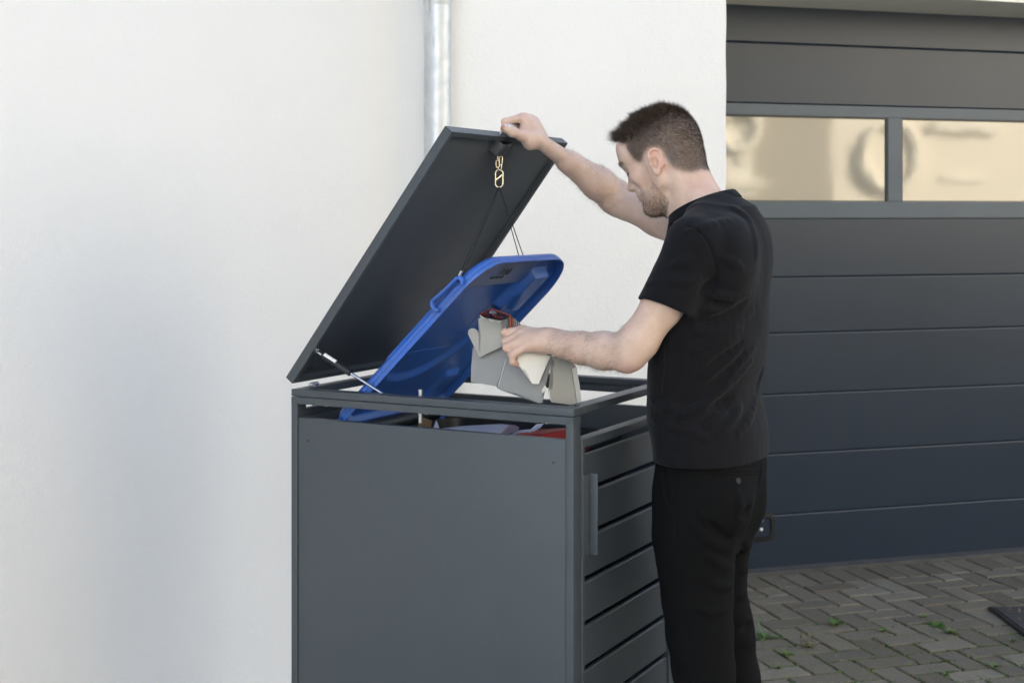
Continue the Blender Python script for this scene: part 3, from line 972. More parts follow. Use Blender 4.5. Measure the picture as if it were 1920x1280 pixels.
# body of the bin
def bin_body():
    bm = bmesh.new()
    def ring(z, ins, r):
        x0, x1, y0, y1 = .058 + ins, .548 - ins * .6, .10 + ins, .66 - ins
        return [bm.verts.new(((x0 + x1) / 2 + px_, (y0 + y1) / 2 + py_, z)) for px_, py_ in rrect(x1 - x0, y1 - y0, r, 6)]
    L = [ring(.09, .075, .05), ring(.10, .066, .05), ring(.90, .022, .06), ring(.902, .004, .06), ring(.930, .0, .062), ring(.938, .004, .06), ring(.938, .016, .055), ring(.905, .022, .05), ring(.86, .026, .05), ring(.60, .04, .05)]
    for A_, B_ in zip(L, L[1:]):
        n = len(A_)
        for k in range(n):
            f = bm.faces.new((A_[k], A_[(k + 1) % n], B_[(k + 1) % n], B_[k])); f.smooth = True
    bm.faces.new(L[0][::-1]); bm.faces.new(L[-1])
    return bm
sub(obj("bin_body", bin_body(), M["bin_body"], smooth=40))
bm = bmesh.new(); add_tube(bm, [Vector((.09, .66, .955)), Vector((.50, .66, .955))], .020, 20)
sub(obj("hinge_tube", bm, M["bin_body"], smooth=40))
for x in (.075, .50):
    bm = bmesh.new(); add_prism(bm, [(x, .64, .93), (x, .705, .93), (x, .70, .985), (x, .66, 1.0)], (.022, 0, 0)); 
    sub(obj("hinge_lug", bm, M["blue"]))
for x in (.10, .49):
    bm = bmesh.new(); add_tube(bm, [Vector((x - .02, .63, .1)), Vector((x + .02, .63, .1))], .1, 28); sub(obj("wheel", bm, M["black"], smooth=40))

# ---- rubbish showing above the rim
def store_sheet(name, pts, m, label, cat, thick=.0006, group=None):
    """pts: (px, py, across) -> a thin sheet, vertices given by pixel and distance behind the side panel"""
    bm = bmesh.new()
    P3 = [BM_ @ on_x(x, y, b) for x, y, b in pts]
    c = sum(P3, Vector()) / len(P3)
    v = [bm.verts.new(p) for p in P3]; cv = bm.verts.new(c)
    for k in range(len(v)): bm.faces.new((v[k], v[(k + 1) % len(v)], cv))
    bmesh.ops.solidify(bm, geom=list(bm.faces), thickness=thick)
    o = obj(name, bm, m)
    if label: tag(o, label, cat, group)
    return o
M["paper"] = simple("office_paper", (0.74, 0.75, 0.86), 0.7, 0.03, 20, .05, 200)
M["paper_pink"] = simple("pinkish_paper", (0.42, 0.30, 0.36), 0.7, 0.1, 20)
M["red"] = simple("red_card", (0.40, 0.022, 0.028), 0.45, 0.08, 12)
M["dark_red"] = M["red"]
M["kraft"] = simple("brown_corrugated_card", (0.24, 0.16, 0.10), 0.8, 0.15, 40, .2, 260)
store_sheet("paper_sheet", [(808, 815, .06), (818, 786.5, .12), (829, 815, .06)], M["paper"], "small pointed white paper corner sticking up beside the brown card scrap", "paper")
pp_ = store_sheet("paper_sheet", [(822, 812, .05), (828, 802.5, .10), (870, 798, .16), (915, 795.5, .20), (942, 794.5, .22), (955, 797, .20), (945, 806, .12), (934, 818, .06)], M["paper"], "crumpled lilac white paper sheet lying on the rubbish in the bin", "paper")
store_sheet("paper_fold", [(942, 794.7, .2205), (957, 795.5, .22), (967, 797, .21), (974, 801.5, .17), (968, 809, .10), (936, 817, .062), (945, 806, .121)], M["paper_pink"], None, None).parent = pp_
pp_.children[0].matrix_parent_inverse = Matrix.Identity(4)
store_sheet("paper_sheet", [(972, 806, .19), (1003, 805.5, .15), (1006, 795, .15), (1020, 793.5, .16), (1014, 801, .14), (1004, 807, .12), (985, 812, .10), (955, 815, .08)], M["paper"], "curled white paper strip lying against the red folder", "paper")
rf = store_sheet("red_folder", [(953, 817, .06), (985, 808.5, .12), (1012, 804.5, .14), (1059, 801.5, .15), (1062, 805, .10), (1040, 809, .08), (1013, 813.5, .05), (1013, 826, .045), (960, 826, .05)], M["red"], "red card folder lying in the bin near the door post", "folder")
o = store_sheet("folder_flap", [(1014, 814, .05), (1062, 805.3, .10), (1070, 834, .09), (1016, 834, .05)], M["red"], None, None); o.parent = rf
store_sheet("cardboard_scrap", [(783, 800, .09), (788, 781, .10), (797, 783.5, .10), (809, 787.5, .10), (809, 796, .095), (804, 815, .08), (782, 815, .08)], M["kraft"], "torn brown cardboard scrap beside the bright lock pin", "cardboard", .003)
store_sheet("red_folder", [(1094, 838, .16), (1096, 829.5, .2), (1106, 829, .22), (1105, 836, .2), (1100, 848, .16)], M["red"], "sliver of red card behind the door's top rail", "card")

# ================================================================== hanging cord
kb = BM_ @ lp((hx0 + hx1) / 2 - .004, hs0 - .004, n0 + .018)
YC = kb.y
hang = empty("lid_hanger", kb, 0, label="brass carabiner on a short chain with black cords hanging from the raised lid", cat="carabiner")
def hsub(o, parent=None):
    o.parent = parent or hang
    if parent is None: o.matrix_parent_inverse = Matrix.Translation(kb).inverted()
    return o
def stadium(c, dirv, sidev, L_, W_, n=10):
    out = []
    r = W_ / 2; h_ = L_ / 2 - r
    for k in range(n + 1):
        a = R(180 * k / n); out.append(c + dirv * (h_ + r * math.sin(a)) + sidev * (r * math.cos(a)))
    for k in range(n + 1):
        a = R(180 + 180 * k / n); out.append(c + dirv * (-h_ + r * math.sin(a)) + sidev * (r * math.cos(a)))
    return out
wx = Vector((1, 0, 0)); wy = Vector((0, 1, 0))
def chain_link(pxa, pya, pxb, pyb, w, sv, yo=0):
    a = at(pxa, pya, YC + yo); b = at(pxb, pyb, YC + yo)
    bm = bmesh.new(); d = (b - a)
    add_tube(bm, stadium((a + b) / 2, d.normalized(), sv, d.length, w), .0017, 8, closed=True)
    hsub(obj("chain_link", bm, M["brass"], smooth=60))
chain_link(939, 287, 940.5, 296, .008, wy)
chain_link(939.2, 293.5, 938.8, 309.5, .0075, wx)
chain_link(940.5, 306, 939.8, 319.5, .007, wy, .001)
chain_link(933, 287, 933.5, 303, .008, wy, -.004)
chain_link(933, 300.5, 933.3, 314.5, .008, wx, -.004)
chain_link(933.5, 312, 934, 319, .006, wy, -.003)
# S-shaped carabiner
ca, cb = at(936, 318.5, YC), at(935.7, 351.5, YC)
cd = (cb - ca).normalized(); cc = (ca + cb) / 2
bm = bmesh.new(); st = stadium(cc, cd, wx, (cb - ca).length, .0185, 14)
add_tube(bm, st, .0023, 10, closed=True)
crb = hsub(obj("carabiner", bm, M["brass"], smooth=60))
bm = bmesh.new()
s_ = .0092
zp = [cc - wx * s_ + cd * .004, cc - wx * s_ * .5 + cd * .001, cc + wx * .002 - cd * .004, cc + wx * s_ * .85 - cd * .010]
add_tube(bm, zp, [.0026, .0032, .0032, .0024], 10)
for v in bm.verts: v.co.y = YC + (v.co.y - YC) * .6
o = obj("cross_bar", bm, M["brass"], smooth=60); o.parent = crb
# cords
M["cord"] = simple("black_cord", (0.01, 0.01, 0.011), 0.7, 0.2, 60)
def cord(p, q, r=.0013, sag=0.0, nm="cord"):
    bm = bmesh.new(); pts = [p.lerp(q, k / 12) + Vector((0, 0, -sag * math.sin(math.pi * k / 12))) for k in range(13)]
    add_tube(bm, pts, r, 8); hsub(obj(nm, bm, M["cord"], smooth=60))
c0 = at(935.5, 350.5, YC)
loopL = BM_ @ on_x(860.5, 523, LX0 - .006)
fer = BM_ @ on_x(864.5, 510, LX0 - .006)
ferb = BM_ @ on_x(861.5, 517, LX0 - .006)
cord(c0, fer + Vector((-.001, 0, 0))); cord(c0 + Vector((.002, 0, 0)), fer + Vector((.0035, .004, -.008)))
bm = bmesh.new(); add_tube(bm, [fer + (fer - ferb) * .4, ferb], .0042, 14); hsub(obj("ferrule", bm, M["steel"], smooth=40))
kn = BM_ @ on_x(861.5, 519.5, LX0 - .007)
bm = bmesh.new(); ldir = (BM_.to_3x3() @ bd)
add_tube(bm, [kn + Vector((.008 * math.cos(R(a)), 0.002, 0)) + Vector((0, 0, .009 * math.sin(R(a)) - .004)) for a in range(0, 360, 24)], .0016, 8, closed=True); hsub(obj("cord_knot", bm, M["cord"], smooth=60))
rt = Vector((LX0 + .33, 0, 0))
for (px, py, dx) in ((976.5, 483, .0), (985, 481.5, .0)):
    q = lid_at(px, py + 2, -.034)
    q = BM_ @ q
    cord(at(936.5, 351, YC), q + Vector((0, 0, -.01)), .0012)

# ================================================================== torn carton in the hand
def carton_mat(nm, c):
    t = NT(nm); v = t.coord()
    t.base(t.ramp(t.noise(v, 400, 3), [(0.3, tuple(x * .97 for x in c)), (0.7, tuple(x * 1.03 for x in c))]))
    t.set(Roughness=0.7); t.bump(t.noise(v, 22, 2), 0.10, .004); return t.m
M["greyboard"] = carton_mat("grey_carton_board", (.275, .28, .278)); M["paleboard"] = carton_mat("pale_carton_board", (.37, .362, .325))
M["whiteboard"] = simple("white_carton_board", (0.74, 0.72, 0.66), 0.6, 0.03, 40, .08, 500)
M["torn"] = simple("torn_carton_fibre", (0.62, 0.6, 0.56), 0.9, 0.1, 90, .5, 300)
M["print_black"] = simple("black_carton_print", (0.013, 0.012, 0.014), 0.3, 0.3, 30)
M["orange"] = simple("orange_carton_print", (0.62, 0.10, 0.015), 0.35, 0.1, 30)
def flame_mat():
    t = NT("ember_carton_print"); v = t.coord()
    f = t.noise(v, 70, 4, .6, .5)
    t.base(t.ramp(f, [(0.40, (0.012, 0.011, 0.014)), (0.52, (0.10, 0.012, 0.008)), (0.60, (0.35, 0.06, 0.012)), (0.70, (0.50, 0.20, 0.06))]))
    t.set(Roughness=.3); return t.m
M["ember"] = flame_mat()
YH = 3.335
carton = empty("torn_carton", at(960, 700, YH), 0, label="torn grey cardboard packaging with black and orange print held over the open bin", cat="carton")
def csub(o):
    o.parent = carton; o.matrix_parent_inverse = Matrix.Translation(carton.location).inverted(); return o
def plane3(r3):
    a, b, c = [at(*q) for q in r3]; return a, (b - a).cross(c - a).normalized()
def sheet(name, outline, r3, m, thick=.0009, curl=None, jag=0.0, label=None):
    p0, n_ = plane3(r3)
    if n_.y > 0: n_ = -n_
    P3 = [on_plane(x, y, p0, n_) for x, y in outline]
    bm = bmesh.new()
    va = [bm.verts.new(p) for p in P3]; vb = [bm.verts.new(p - n_ * thick) for p in P3]
    bm.faces.new(va); bm.faces.new(vb[::-1]); n = len(va)
    for k in range(n): bm.faces.new((va[k], va[(k + 1) % n], vb[(k + 1) % n], vb[k]))
    bmesh.ops.triangulate(bm, faces=[f for f in bm.faces if len(f.verts) > 4], ngon_method='EAR_CLIP')
    if curl:
        for _ in range(3): bmesh.ops.subdivide_edges(bm, edges=list(bm.edges), cuts=1)
        for v in bm.verts: curl(v)
    o = obj(name, bm, m, smooth=30 if curl else None)
    if label: o["label"] = label
    return csub(o)
def bulge(amp, fx, fz, ph):
    def f(v):
        q = v.co; v.co = q + Vector((0, -amp * math.sin(q.x * fx + ph) * math.cos(q.z * fz + ph), 0))
    return f
# two big grey inner panels with a fold between them
left_pl = [(885, 640, 3.43), (949, 672, 3.385), (934, 725, 3.375)]
right_pl = [(949, 672, 3.385), (934, 725, 3.375), (1030, 690, 3.345)]
sheet("inner_panel", [(886.5, 652), (883.2, 690), (883, 716), (897, 716.6), (911, 718.7), (922, 722), (934, 725), (940.5, 701), (949, 672), (957, 645), (930, 640), (900, 645)], left_pl, M["greyboard"], curl=bulge(.005, 42, 17, .6))
sheet("inner_panel", [(949.2, 672), (941, 701), (934.2, 725), (930.5, 726.2), (939, 731.5), (950, 733), (961, 736.5), (970, 737.5), (979, 742), (990, 746), (996, 750), (1003, 752), (1011, 756), (1014, 754.2), (1017, 755), (1017.4, 740), (1016, 736), (1019.6, 727), (1022.4, 720), (1024.5, 709), (1026.6, 698), (1028.6, 690), (1031.5, 683), (1034, 675), (1036, 668), (1005, 655), (957, 645)], right_pl, M["greyboard"])
sheet("torn_edge", [(1016.2, 737.5), (1016.6, 729.5), (1022.2, 722.2), (1024.2, 725), (1022.6, 731), (1018.8, 735.2)], [(q[0], q[1], q[2] - .0022) for q in right_pl], M["torn"])
sheet("crease", [(948.6, 671.6), (949.6, 672), (934.6, 725), (933.8, 724.6)], [(q[0], q[1], q[2] - .003) for q in left_pl], M["whiteboard"], .0003)
# flap with the rounded hook
hook_pl = [(880, 625, 3.405), (900, 670, 3.395), (945, 640, 3.365)]
sheet("hook_flap", [(898.8, 670), (901.2, 631.9), (901.6, 628), (899, 614), (896.6, 598), (902, 594.5), (915, 592), (937, 598), (943, 618), (946, 640), (944.5, 647.5)], hook_pl, M["paleboard"])
sheet("hook", [(898.7, 669.8), (889, 650), (877.6, 626), (877.4, 622), (878.8, 618.6), (882, 616), (886.8, 615.2), (891, 616.4), (894.5, 619.5), (897.5, 624.5), (901.0, 632), (903.5, 637), (902.5, 667.5)], [(q[0], q[1], q[2] + .0012) for q in hook_pl], M["paleboard"])
side_pl = [(937, 600, 3.372), (946, 645, 3.366), (952, 610, 3.335)]
sheet("side_wall", [(937.3, 599), (949.5, 596), (952.5, 612), (952, 648), (945, 647.5), (943.4, 618)], side_pl, M["greyboard"])
top_pl = [(899, 588, 3.36), (921, 578.5, 3.42), (957, 590.7, 3.36)]
sheet("printed_lid", [(899, 588.8), (909.5, 583.2), (921.5, 578.4), (940, 584), (957, 590.6), (951, 596.5), (945, 598), (940, 600), (936.5, 600.2), (932, 599.4), (928, 597), (923, 594), (919, 593), (914.5, 594.4), (908, 594.8), (904, 592.5)], top_pl, M["print_black"])
top2 = [(q[0], q[1], q[2] - .0022) for q in top_pl]
sheet("printed_picture", [(919.5, 592.8), (926, 588.8), (934, 590), (940, 592), (943, 594.2), (941, 597.5), (936.5, 599.6), (932, 598.8), (927, 595.6)], top2, M["ember"], .0004)
sheet("printed_picture", [(901, 588.8), (909.5, 584.4), (917, 587), (920, 590.4), (915, 593), (908.5, 593.6), (904.4, 591.4)], top2, M["ember"], .0004)
sheet("printed_edge", [(921.3, 579.4), (921.5, 578.2), (957.4, 590.6), (955.8, 591.4)], top2, M["orange"], .0004)
sheet("printed_edge", [(899.6, 588.6), (921.4, 578.2), (921.4, 579.3), (901, 589)], top2, M["orange"], .0004)
for k, (x0, y0, x1, y1) in enumerate([(921, 581.2, 930, 584.6), (919, 583.2, 932, 587.4), (917, 585, 925, 587.8)]):
    for j in range(3):
        t0, t1 = j / 3 + .03, j / 3 + .25
        a = (x0 + (x1 - x0) * t0, y0 + (y1 - y0) * t0); b = (x0 + (x1 - x0) * t1, y0 + (y1 - y0) * t1)
        sheet("printed_text", [a, b, (b[0] - .2, b[1] + .75), (a[0] - .2, a[1] + .75)], [(q[0], q[1], q[2] - .003) for q in top_pl], M["white"], .0003)
fr_pl = [(q[0], q[1], q[2] - .004) for q in hook_pl]
sheet("torn_edge", [(899, 588.9), (904, 592.4), (908, 594.6), (911, 595), (907.5, 598.5), (906, 596.5), (903, 594.2), (900, 591.5)], fr_pl, M["torn"])
sheet("torn_edge", [(913.5, 594.6), (919, 592.8), (923, 593.6), (928, 596.6), (932, 599), (936.5, 599.8), (941, 598), (949, 595.5), (944, 598.5), (940.5, 601), (938, 604.6), (935, 605.3), (932, 603.5), (929, 601), (926, 600.8), (924.5, 603.2), (920, 604), (917, 600)], fr_pl, M["torn"])
pr_pl = [(950, 598, 3.335), (951, 616, 3.334), (976, 609, 3.40)]
sheet("printed_side", [(950.6, 597.4), (957.3, 590.6), (963, 595.5), (970, 602), (979, 610), (976, 640), (951, 640)], pr_pl, M["print_black"])
pr2 = [(q[0], q[1], q[2] - .0020) for q in pr_pl]
sheet("printed_edge", [(956, 592), (957.5, 591.2), (958.3, 620), (957, 620)], pr2, M["orange"], .0004)
sheet("printed_text", [(961.2, 597), (962.8, 597.6), (963, 611.5), (961.4, 611)], pr2, M["orange"], .0004)
for k, x in enumerate((965, 968.4, 971.8, 975)):
    yy = 597.6 + (x - 965) * .95
    while yy < 611:
        L_ = rnd.uniform(1.2, 3.2)
        sheet("printed_text", [(x, yy), (x + 1.1, yy + .3), (x + 1.1, yy + L_), (x, yy + L_)], pr2, M["white"], .0003); yy += L_ + rnd.uniform(.5, .9)
# white flap bent forward over the panels
wf_pl = [(978, 656, 3.322), (1033, 667, 3.342), (1005, 719, 3.305)]
def wcurl(v):
    q = v.co; v.co = q + Vector((0, -.006 * math.sin(max(0, min(1, (1.255 - q.z) / .07)) * math.pi), 0))
sheet("white_flap", [(972, 656), (985, 656), (1000, 659), (1016, 662.6), (1033, 667.2), (1028.5, 675), (1023.7, 682.8), (1017, 700), (1010.2, 719.6), (1003, 719.4), (998, 718.8), (995.5, 715), (994, 711), (990.5, 703.5), (987, 698.5), (985, 694), (980, 690), (973, 685.5), (970, 675)], wf_pl, M["whiteboard"], curl=wcurl)
sheet("printed_underside", [(985, 657), (1003, 658.2), (1020, 659.5), (1027.5, 658.5), (1032, 662), (1036, 663.8), (1033.6, 666.6), (1016, 662.4)], [(985, 657, 3.345), (1030, 667, 3.36), (1036, 660, 3.36)], M["print_black"])
# right-hand grey panel and its cream edge
rp = [(1034, 690, 3.345), (1034, 750, 3.34), (1075, 700, 3.365)]
sheet("inner_panel", [(1034.4, 667.2), (1047, 669.8), (1059.5, 672.6), (1066, 676), (1072, 679.6), (1077.5, 684), (1080.5, 686.8), (1075.5, 689.6), (1073, 691.5), (1071.6, 696), (1074, 712), (1078, 738), (1081.3, 758.6), (1072, 758.9), (1064, 757.8), (1050, 755.6), (1034.2, 753.8), (1032, 749.5), (1030, 744.5), (1028.4, 739), (1028.2, 734.5), (1031.4, 730.8), (1036.4, 727.6), (1037.6, 712), (1036.8, 696), (1035.8, 691.5), (1042, 682.2), (1038, 677), (1034.6, 672)], rp, M["paleboard"])
sheet("torn_edge", [(1028.3, 739), (1028.1, 734.4), (1031, 730.8), (1032, 733), (1030.6, 737), (1031.5, 743), (1034.4, 753.2), (1032, 749.6)], [(q[0], q[1], q[2] - .002) for q in rp], M["torn"])
cp = [(1073, 692, 3.364), (1081.8, 758.6, 3.366), (1091, 757, 3.335)]
sheet("edge_flap", [(1071.8, 696.2), (1073, 691.8), (1075.6, 689.7), (1080.6, 687), (1082.4, 700.5), (1086, 722), (1091, 757), (1086.5, 758.3), (1082, 759), (1078.4, 738)], cp, M["whiteboard"])
# ================================================================== signed-distance modelling
BOUND = {}
class SDF:
    """ordered list of smooth unions / subtractions, evaluated on points (N,3)"""
    def __init__(s): s.ops = []
    def add(s, fn, k=.01, op='u'): s.ops.append((fn, k, op)); return s
    def __call__(s, P):
        d = np.full(len(P), 1.0)
        cull = 2000 < len(P) < 60000
        if cull:
            l_, h_ = P.min(0), P.max(0); bc = (l_ + h_) / 2; br = np.linalg.norm(h_ - l_) / 2
        for fn, k, op in s.ops:
            if cull and op in 'us' and fn in BOUND:
                c, r = BOUND[fn]
                if np.linalg.norm(c - bc) > r + br + k + .03: continue
            e = fn(P)
            if op == 'u':
                h = np.clip(.5 + .5 * (d - e) / k, 0, 1); d = d + (e - d) * h - k * h * (1 - h)
            elif op == 's':
                h = np.clip(.5 - .5 * (d + e) / k, 0, 1); d = d + (-e - d) * h + k * h * (1 - h)
            elif op == 'i':
                h = np.clip(.5 - .5 * (d - e) / k, 0, 1); d = d + (e - d) * h + k * h * (1 - h)
            elif op == 'd': d = d + e
        return d
def V3(p): return np.array([p[0], p[1], p[2]], float)
def cap(a, b, ra, rb=None):
    a, b = V3(a), V3(b); rb = ra if rb is None else rb; ab = b - a; L2 = max(1e-9, float(ab @ ab))
    def f(P):
        t = np.clip(((P - a) @ ab) / L2, 0, 1)
        return np.linalg.norm(P - a - t[:, None] * ab, axis=1) - (ra + (rb - ra) * t)
    BOUND[f] = ((a + b) / 2, math.sqrt(L2) / 2 + max(ra, rb))
    return f
def flatcap(a, b, ra, rb, nrm, sq):
    """tapered capsule squashed along nrm by factor sq (<1 thinner)"""
    a, b = V3(a), V3(b); n = V3(nrm); n /= np.linalg.norm(n); ab = b - a; L2 = float(ab @ ab)
    def f(P):
        t = np.clip(((P - a) @ ab) / L2, 0, 1)
        q = P - a - t[:, None] * ab
        c = q @ n
        q = q + (c * (1 / sq - 1))[:, None] * n
        r = ra + (rb - ra) * t
        return (np.linalg.norm(q, axis=1) - r) * (sq * .5 + .5)
    return f
def ell(c, ax, r):
    c = V3(c); A = np.array([V3(a) for a in ax]); r = np.array(r, float)
    def f(P):
        q = (P - c) @ A.T
        k0 = np.linalg.norm(q / r, axis=1); k1 = np.linalg.norm(q / (r * r), axis=1)
        return k0 * (k0 - 1) / np.maximum(k1, 1e-6)
    BOUND[f] = (c, float(r.max()))
    return f
def half(p, n):
    p, n = V3(p), V3(n); n = n / np.linalg.norm(n)
    return lambda P: (P - p) @ n
def vnoise(scale, seed, amp=1.0, stretch=None, M3=None):
    """smooth lattice noise in -1..1"""
    g = np.random.RandomState(seed).uniform(-1, 1, (32, 32, 32))
    def f(P):
        Q = P if M3 is None else P @ M3
        Q = Q * scale if stretch is None else Q * np.array(stretch) * scale
        i = np.floor(Q).astype(int); t = Q - i; t = t * t * (3 - 2 * t)
        r = 0
        for dx in (0, 1):
            wx_ = t[:, 0] if dx else 1 - t[:, 0]
            for dy in (0, 1):
                wy_ = t[:, 1] if dy else 1 - t[:, 1]
                for dz in (0, 1):
                    wz_ = t[:, 2] if dz else 1 - t[:, 2]
                    r = r + g[(i[:, 0] + dx) % 32, (i[:, 1] + dy) % 32, (i[:, 2] + dz) % 32] * wx_ * wy_ * wz_
        return r * amp
    return f
def surface(sdf, lo, hi, h, block=12):
    """sparse evaluation, then naive surface nets -> verts, quads"""
    lo = np.array(lo, float); hi = np.array(hi, float)
    nb = np.ceil((hi - lo) / (h * block)).astype(int); n = nb * block + 1
    ci = np.stack(np.meshgrid(*[np.arange(k) for k in nb], indexing='ij'), -1).reshape(-1, 3)
    cen = lo + (ci + .5) * block * h
    dc = sdf(cen)
    G = np.empty(tuple(n), np.float32)
    G[...] = 1
    D3 = dc.reshape(nb)
    big = np.repeat(np.repeat(np.repeat(D3, block, 0), block, 1), block, 2)
    G[:-1, :-1, :-1] = big; del big
    rad = block * h * .5 * math.sqrt(3)
    act = ci[np.abs(dc) < rad * 1.45 + .012]
    o = np.stack(np.meshgrid(*[np.arange(block + 1)] * 3, indexing='ij'), -1).reshape(-1, 3)
    step = 6
    for s0 in range(0, len(act), step):
        A = act[s0:s0 + step]
        idx = (A[:, None, :] * block + o[None]).reshape(-1, 3)
        d = sdf(lo + idx * h)
        G[idx[:, 0], idx[:, 1], idx[:, 2]] = d
    S = G < 0
    cnt = np.zeros(tuple(n - 1), np.uint8)
    for dx in (0, 1):
        for dy in (0, 1):
            for dz in (0, 1):
                cnt += S[dx:n[0] - 1 + dx, dy:n[1] - 1 + dy, dz:n[2] - 1 + dz]
    cells = np.argwhere((cnt > 0) & (cnt < 8))
    ids = np.full(tuple(n - 1), -1, np.int32)
    ids[cells[:, 0], cells[:, 1], cells[:, 2]] = np.arange(len(cells))
    corners = [(a, b, c) for a in (0, 1) for b in (0, 1) for c in (0, 1)]
    val = {c: G[cells[:, 0] + c[0], cells[:, 1] + c[1], cells[:, 2] + c[2]].astype(float) for c in corners}
    acc = np.zeros((len(cells), 3)); num = np.zeros(len(cells))
    for a in corners:
        for ax in range(3):
            if a[ax] == 0:
                b = list(a); b[ax] = 1; b = tuple(b)
                va, vb = val[a], val[b]
                m = (va < 0) != (vb < 0)
                t = np.where(m, va / np.where(va - vb == 0, 1, va - vb), 0)
                p = np.tile(np.array(a, float), (len(cells), 1)); p[:, ax] = t
                acc[m] += p[m]; num[m] += 1
    V = lo + (cells + acc / np.maximum(num, 1)[:, None]) * h
    Q = []
    for ax in range(3):
        u, w = (ax + 1) % 3, (ax + 2) % 3
        a = [slice(None)] * 3; b = [slice(None)] * 3
        a[ax] = slice(0, n[ax] - 1); b[ax] = slice(1, n[ax])
        m = S[tuple(a)] != S[tuple(b)]
        e = np.argwhere(m)
        ok = (e[:, u] > 0) & (e[:, w] > 0) & (e[:, u] < n[u] - 1) & (e[:, w] < n[w] - 1)
        e = e[ok]
        ins = S[e[:, 0], e[:, 1], e[:, 2]]
        def cid(du, dw):
            c = e.copy(); c[:, u] += du; c[:, w] += dw
            return ids[c[:, 0], c[:, 1], c[:, 2]]
        q = np.stack([cid(-1, -1), cid(0, -1), cid(0, 0), cid(-1, 0)], 1)
        q[~ins] = q[~ins][:, ::-1]
        Q.append(q)
    Q = np.concatenate(Q)
    Q = Q[(Q >= 0).all(1)]
    # one light smoothing pass
    return V, Q
def relax(V, Q, n=1, lam=.5, mask=None):
    E = np.concatenate([Q[:, [0, 1]], Q[:, [1, 2]], Q[:, [2, 3]], Q[:, [3, 0]]])
    for _ in range(n):
        s = np.zeros_like(V); c = np.zeros(len(V))
        np.add.at(s, E[:, 0], V[E[:, 1]]); np.add.at(s, E[:, 1], V[E[:, 0]])
        np.add.at(c, E[:, 0], 1); np.add.at(c, E[:, 1], 1)
        V = V + lam * (s / np.maximum(c, 1)[:, None] - V)
    return V
def np_mesh(name, V, Q, m, root, attrs=None):
    me = bpy.data.meshes.new(name)
    me.vertices.add(len(V)); me.vertices.foreach_set("co", V.astype(np.float32).ravel())
    k = Q.shape[1]
    me.loops.add(Q.size); me.loops.foreach_set("vertex_index", Q.astype(np.int32).ravel())
    me.polygons.add(len(Q)); me.polygons.foreach_set("loop_start", np.arange(0, Q.size, k, dtype=np.int32))
    me.polygons.foreach_set("use_smooth", np.ones(len(Q), bool))
    me.update(calc_edges=True); me.validate()
    for nm, arr in (attrs or {}).items():
        a = me.attributes.new(nm, 'FLOAT', 'POINT'); a.data.foreach_set("value", arr.astype(np.float32))
    o = link(name, me, m)
    if root is not None:
        o.parent = root; o.matrix_parent_inverse = root_inv
    return o
def grad(sdf, P, e=.0015):
    g = np.stack([sdf(P + np.eye(3)[k] * e) - sdf(P - np.eye(3)[k] * e) for k in range(3)], 1)
    return g / np.maximum(np.linalg.norm(g, axis=1), 1e-9)[:, None]
def hit(sdf, px, py, s0=2.6, s1=4.2):
    d = V3(((px - CX) / FPX, 1, (HY - py) / FPX)); o_ = V3((0, 0, H))
    ss = np.arange(s0, s1, .004); v = sdf(o_ + ss[:, None] * d)
    k = np.argmax(v < 0)
    if v[k] >= 0: return None
    s = ss[k] - .004 * (v[k] / (v[k] - v[k - 1])) if k else ss[k]
    return o_ + s * d
# ================================================================== the man
Fd = V3(u1); Ld = V3((-u1.y, u1.x, 0)) * 1.0
Ld = V3((-math.sin(ALPHA), -math.cos(ALPHA), 0))         # his left, towards the viewer
Ud = V3((0, 0, 1))
MO = V3((.4715, 3.3534, 0))
def mp(px, py, l):
    """point that the photograph shows at (px, py), l metres to his left of his middle plane"""
    tx = (px - CX) / FPX
    s = (l + MO @ Ld) / (tx * Ld[0] + Ld[1])
    return V3((tx * s, s, H + (HY - py) / FPX * s))
person = empty("person", tuple(MO), 0, label="man in black t-shirt and trousers holding the lid open and pushing in torn cardboard", cat="person")
root_inv = Matrix.Translation(person.location).inverted()

# ---- head frame
yaw, pit = R(23), R(25)
hf0 = V3((-math.cos(yaw), math.sin(yaw), 0)); hl = V3((-math.sin(yaw), -math.cos(yaw), 0))
hf = hf0 * math.cos(pit) - Ud * math.sin(pit); hu = hf0 * math.sin(pit) + Ud * math.cos(pit)
HC = mp(1228, 305, .075) - hl * .075
HX = (hf, hu, hl)
def hd(f, u, l=0.0):
    f = f - .0115 * min(1, max(0, (f - .02) / .06))
    return HC + hf * f + hu * u + hl * l
def to_head(P):
    q = P - HC; return np.stack([q @ hf, q @ hu, q @ hl], 1)
body = SDF()
a = body.add
# skull and face
a(ell(hd(-.010, .046), HX, (.099, .084, .076)), .01)
a(ell(hd(.042, .052), HX, (.054, .054, .062)), .02)
a(ell(hd(.038, -.008), HX, (.060, .066, .060)), .02)
a(ell(hd(.046, -.058), HX, (.048, .042, .046)), .018)
a(ell(hd(-.045, -.005), HX, (.050, .050, .056)), .03)
for s in (1, -1):
    a(cap(hd(.006, -.045, .050 * s), hd(.072, -.088, .016 * s), .015, .014), .018)     # jaw line
    a(cap(hd(.004, -.005, .058 * s), hd(.006, -.046, .052 * s), .016, .014), .02)
    a(ell(hd(.062, -.006, .044 * s), HX, (.026, .019, .018)), .018)                    # cheekbone
    a(cap(hd(.0925, .037, .030 * s), hd(.097, .035, .006 * s), .0095, .009), .014)     # brow ridge
    a(ell(hd(.078, .062, .030 * s), HX, (.0175, .03, .026)), .02)
a(ell(hd(.084, -.084), HX, (.017, .018, .024)), .016)                                  # chin
